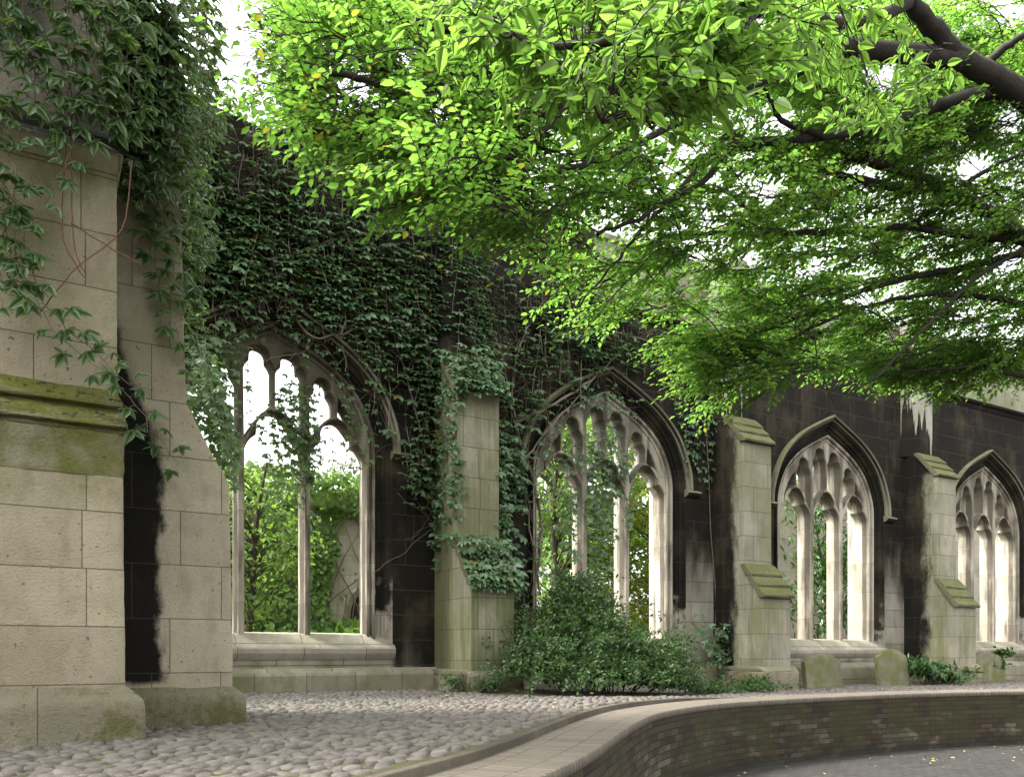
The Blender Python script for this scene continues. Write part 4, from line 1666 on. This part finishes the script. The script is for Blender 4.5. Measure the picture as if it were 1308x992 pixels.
# ------------------------------------------------------------------ the garden behind the wall
def ivy_wall():
    g = empty('garden_wall', (5, 8.6, 0), 'pale garden wall with a small pointed arch, seen through the nearest window', 'wall')
    pts = [(-8, 4.4), (1, 4.7), (4, 4.45), (5.5, 4.4), (6.4, 4.6), (8, 4.85), (9.2, 4.3), (9.6, 2.2), (9.7, -.2), (-8, -.2)]
    ah = [(7.32 + .46 * math.cos(a), 1.45 + .62 * math.sin(a)) for a in np.linspace(0, math.pi, 15)]
    hole = [(7.78, .1)] + ah + [(6.86, .1)]
    V, F = plate(pts[::-1], [hole], 8.6, 9.1)
    obj('masonry', V, F, M['back_wall'], g)
    av, af = [], []
    path = np.array([(7.78, .1)] + ah + [(6.86, .1)])
    for off, y in ((0, 8.58), (.12, 8.5), (.16, 8.6)):
        c = np.array((7.1, 1.0))
        av += [(x + np.sign(x - 7.32) * off, y, z + (off if z > 1.6 else 0)) for x, z in path]
    m = len(path)
    for k in range(2):
        for i in range(m - 1):
            af.append((k * m + i, k * m + i + 1, (k + 1) * m + i + 1, (k + 1) * m + i))
    obj('arch_mould', av, af, M['tracery'], g)
    obj('arch_backing', *box(6.7, 7.95, 8.78, 8.86, -.1, 2.4), M['bark2'], g)  # dark panel added to back the arch and hide the sky
    root = empty('garden_ivy', (5, 8.5, 0), 'bright green ivy blanketing the garden wall beyond the nearest window', 'ivy')
    L, T = Leaves(), Tubes()
    bare = [wp(*p, 8.5) for p in ((428, 668), (452, 660), (475, 690), (480, 790), (415, 790), (420, 725), (432, 700))]
    cnt = 0
    while cnt < 11500:
        x, z = rng.uniform(1.5, 9.7), rng.uniform(0, 4.95)
        if inside(bare, x, z) and rng.random() < .985:
            continue
        cnt += 1
        bul = .35 * (math.sin(x * 2.1 + z) * .5 + .5) + .25 * (math.sin(z * 3.3 + x * .7) * .5 + .5) + (.25 if z > 4.2 else 0)
        p = np.array((x, 8.55 - bul * rng.uniform(.5, 1), z))
        L.add(p, np.array((rng.normal(0, .5), -.5, -.8)), np.array((rng.normal(0, .3), -.7, .65)) + rv(.2), rng.uniform(.09, .16))
    for k in range(900):
        x = rng.uniform(1.5, 9.4)
        p = np.array((x, rng.uniform(8.1, 9.0), 4.5 + rng.uniform(0, .45)))
        L.add(p, rv(), np.array((0, 0, 1)) + rv(.4), rng.uniform(.11, .2))
    for k in range(30):
        x = rng.uniform(2, 9)
        T.add(catmull([(x, 8.55, 0), (x + rng.normal(0, .3), 8.5, 1.5), (x + rng.normal(0, .5), 8.5, 3), (x + rng.normal(0, .6), 8.5, 4.4)], 4), .015, 4)
    L.build('foliage', M['leaf_back'], root, LEAF_ROUND)
    T.build('stems', M['stem'], root)


ivy_wall()


def make_tree(name, loc, h, crown, nclump, leaf, size, label, trunk_r=.14, group=None, zlow=1.2, per=26, seed=1, tpl=LEAF):
    """crown: list of ellipsoids relative to the base"""
    root = empty(name, loc, label, 'tree', group)
    T, L = Tubes(), Leaves()
    b = np.array(loc, float)
    lean = rng.normal(0, .25, 2)
    top = b + np.array((lean[0], lean[1], h * .75))
    tr = catmull([b - np.array((0, 0, .3)), b + np.array((lean[0] * .2 + .05, lean[1] * .2, h * .3)), b + np.array((lean[0] * .7 - .05, lean[1] * .6, h * .55)), top], 6)
    tt = Tubes()
    tt.add(tr, np.linspace(trunk_r, trunk_r * .3, len(tr)), 9)
    tt.build('trunk', M['bark2'], root)
    cr = np.array(crown, float)
    wg = cr[:, 3] * cr[:, 4] * cr[:, 5]
    wg /= wg.sum()
    for k in range(nclump):
        e = cr[rng.choice(len(cr), p=wg)]
        v = unit(rv())
        c = b + e[:3] + v * e[3:] * rng.uniform(.35, 1) ** .6
        if c[2] < zlow * .6:
            continue
        i = np.argmin(np.linalg.norm(tr - (c - np.array((0, 0, .5))), axis=1))
        if k % 2 == 0:
            T.add(catmull([tr[i], (tr[i] + c) / 2 + np.array((0, 0, .12)) + rv(.1), c], 4), np.linspace(trunk_r * .22, .006, 9), 5)
        N = unit(np.array((0, 0, 1)) + v * .5 + rv(.2))
        R = rng.uniform(.22, .48)
        for j in range(per):
            o = rv(1) * R * np.array((.6, .6, .28))
            L.add(c + o, o * .6 + rv(.4) + np.array((0, 0, -.25)), N + rv(.4), size * rng.uniform(.7, 1.2))
    T.build('branches', M['bark2'], root)
    L.build('crown', leaf, root, tpl)
    return root


def copy_tree(o, loc, rz, s, label):
    c = o.copy()
    COL.objects.link(c)
    c.location = loc
    c.rotation_euler = (0, 0, rz)
    c.scale = (s, s, s)
    c['label'] = label
    for ch in list(o.children):
        d = ch.copy()
        COL.objects.link(d)
        d.parent = c
    return c


GT = 'garden trees behind the church wall'
make_tree('young_tree', (3.2, 3.6, 0), 5.2, [(0, 0, 2.6, 1.0, 1.0, 1.6), (-.5, .2, 1.6, 1.0, .9, 1.1), (-1.2, 0, 3.0, 1.0, 1, 1.3)], 150, M['leaf_back'], .11,
          'light green young tree just behind the nearest window, left of its first mullion', .07, GT, per=30)
t1 = make_tree('garden_tree', (11.2, 5.5, 0), 8.6, [(0, 0, 5.2, 2.6, 2.2, 2.6), (.8, 0, 3.4, 2.2, 1.6, 1.4), (-1.2, 0, 6.6, 1.8, 1.6, 1.6)], 330, M['leaf_back'], .15,
               'tall leafy green tree behind the second window, left of its centre', .17, GT, per=30)
copy_tree(t1, (15.2, 8.5, 0), 2.1, 1.15, 'taller green tree deeper behind the second window')
copy_tree(t1, (20.5, 8.2, 0), 4.0, 1.0, 'green tree behind the third window, showing above its transom')
copy_tree(t1, (26.5, 11, 0), 1.2, .95, 'farthest green tree right of the third window')
t2 = make_tree('yellowing_tree', (13.6, 4.8, 0), 6.6, [(0, 0, 3.6, 1.6, 1.5, 2.4), (.6, .4, 1.8, 1.4, 1.2, 1.2)], 210, M['leaf_yellow'], .13,
               'yellow green tree with slanting dark trunk behind the right of the second window', .12, GT, per=28)
make_tree('slender_tree', (9.6, 3.4, 0), 6.0, [(0, 0, 4.6, 1.0, 1.0, 1.4), (.2, 0, 2.4, .9, .8, 1.2), (.4, 0, 1.2, .9, .6, .9)], 120, M['leaf_back'], .12,
          'slender dark-stemmed tree close behind the left of the second window', .10, GT, per=28)
make_tree('grey_conifer', (13.0, 27, 0), 10, [(0, 0, 5.0, 2.6, 2.4, 4.0), (0, 0, 8.6, 1.1, 1.1, 1.8)], 420, M['leaf_far'], .22,
          'hazy grey green tree far beyond the garden wall', .2, GT, per=24)
make_tree('rhododendron', (17.6, 2.6, 0), 5.4, [(0, 0, 3.6, 1.3, 1.0, 1.5), (-.4, 0, 1.9, 1.2, .9, 1.1), (.9, .3, 2.6, 1.0, .8, 1.2)], 130, M['leaf_shrub'], .19,
          'glossy long-leaved rhododendron behind the third window', .06, GT, per=20, tpl=LEAF_NARROW)
blob_shrub('garden_shrub', [(4.6, 6.9, .5, 1.3, .7, .8), (6.4, 7.2, .5, 1.2, .7, .95), (2.9, 6.6, .4, 1.0, .7, .8)], 1500, .2, M['leaf_back'],
           'broad-leaved shrubs at the foot of the garden wall', 'shrub', LEAF_ROUND, 20)
blob_shrub('variegated_shrub', [(19.2, 1.6, .7, .9, .6, 1.0), (18.2, 1.5, .4, .7, .5, .6)], 1700, .06, M['leaf_far'],
           'pale small-leaved shrub low behind the third window', 'shrub', LEAF, 20)
blob_shrub('garden_hedge', [(11, 9.6, .8, 2.0, .8, 1.5), (13.5, 10, .9, 2.0, .8, 1.7), (16, 10, .8, 1.8, .8, 1.6), (18.5, 9.5, .9, 2.0, .8, 1.9)], 8500, .19, M['leaf_back'],
           'shady green hedge closing the view through the second window', 'hedge', LEAF, 30)
for sx_, sy_, lb_ in ((9, 8.8, 'rounded shrub left of the shady hedge behind the second window'), (14.6, 7.4, 'leafy shrub in front of the hedge behind the second window, right of its middle'),
                      (17.4, 7.8, 'rightmost leafy shrub in front of the hedge, near the right jamb of the second window')):
    blob_shrub('garden_shrub', [(sx_, sy_, .7, 1.6, .6, 1.7)], 1600, .18, M['leaf_back'], lb_, 'shrub', LEAF, 8, 'shrubs in the garden behind the wall')
pw = empty('pale_garden_wall', (26, 5.8, 0), 'pale stone wall behind the two right-hand windows', 'wall')
obj('masonry', *box(17.5, 46, 6.0, 6.6, -.3, 5.6), M['back_wall'], pw)
obj('coping', *box(17.45, 46, 5.92, 6.68, 5.6, 5.74), M['back_wall'], pw, bevel=.02)

# ------------------------------------------------------------------ small things on the ground
def fallen():
    L = Leaves()
    for k in range(110):
        x = rng.uniform(5, 19)
        y = np.interp(x, CV[:, 0], CV[:, 1]) - abs(rng.normal(0, 1.4)) - .1
        L.add((x, y, ZP + .008), (rng.normal(), rng.normal(), .05), np.array((0, 0, 1)) + rv(.2), rng.uniform(.03, .065))
    for k in range(120):
        x = rng.uniform(1, 9)
        y = rng.uniform(-6.5, -1)
        ky = np.interp(x, CV[:, 0], CV[:, 1]) + 1.0
        if y < ky:
            continue
        L.add((x, y, .045), (rng.normal(), rng.normal(), .05), np.array((0, 0, 1)) + rv(.2), rng.uniform(.025, .05))
    o = L.build('fallen_leaves', M['fallen'], None, LEAF)
    tag(o, 'scattered small yellow fallen leaves on the paving', 'fallen leaves', kind='stuff')


fallen()
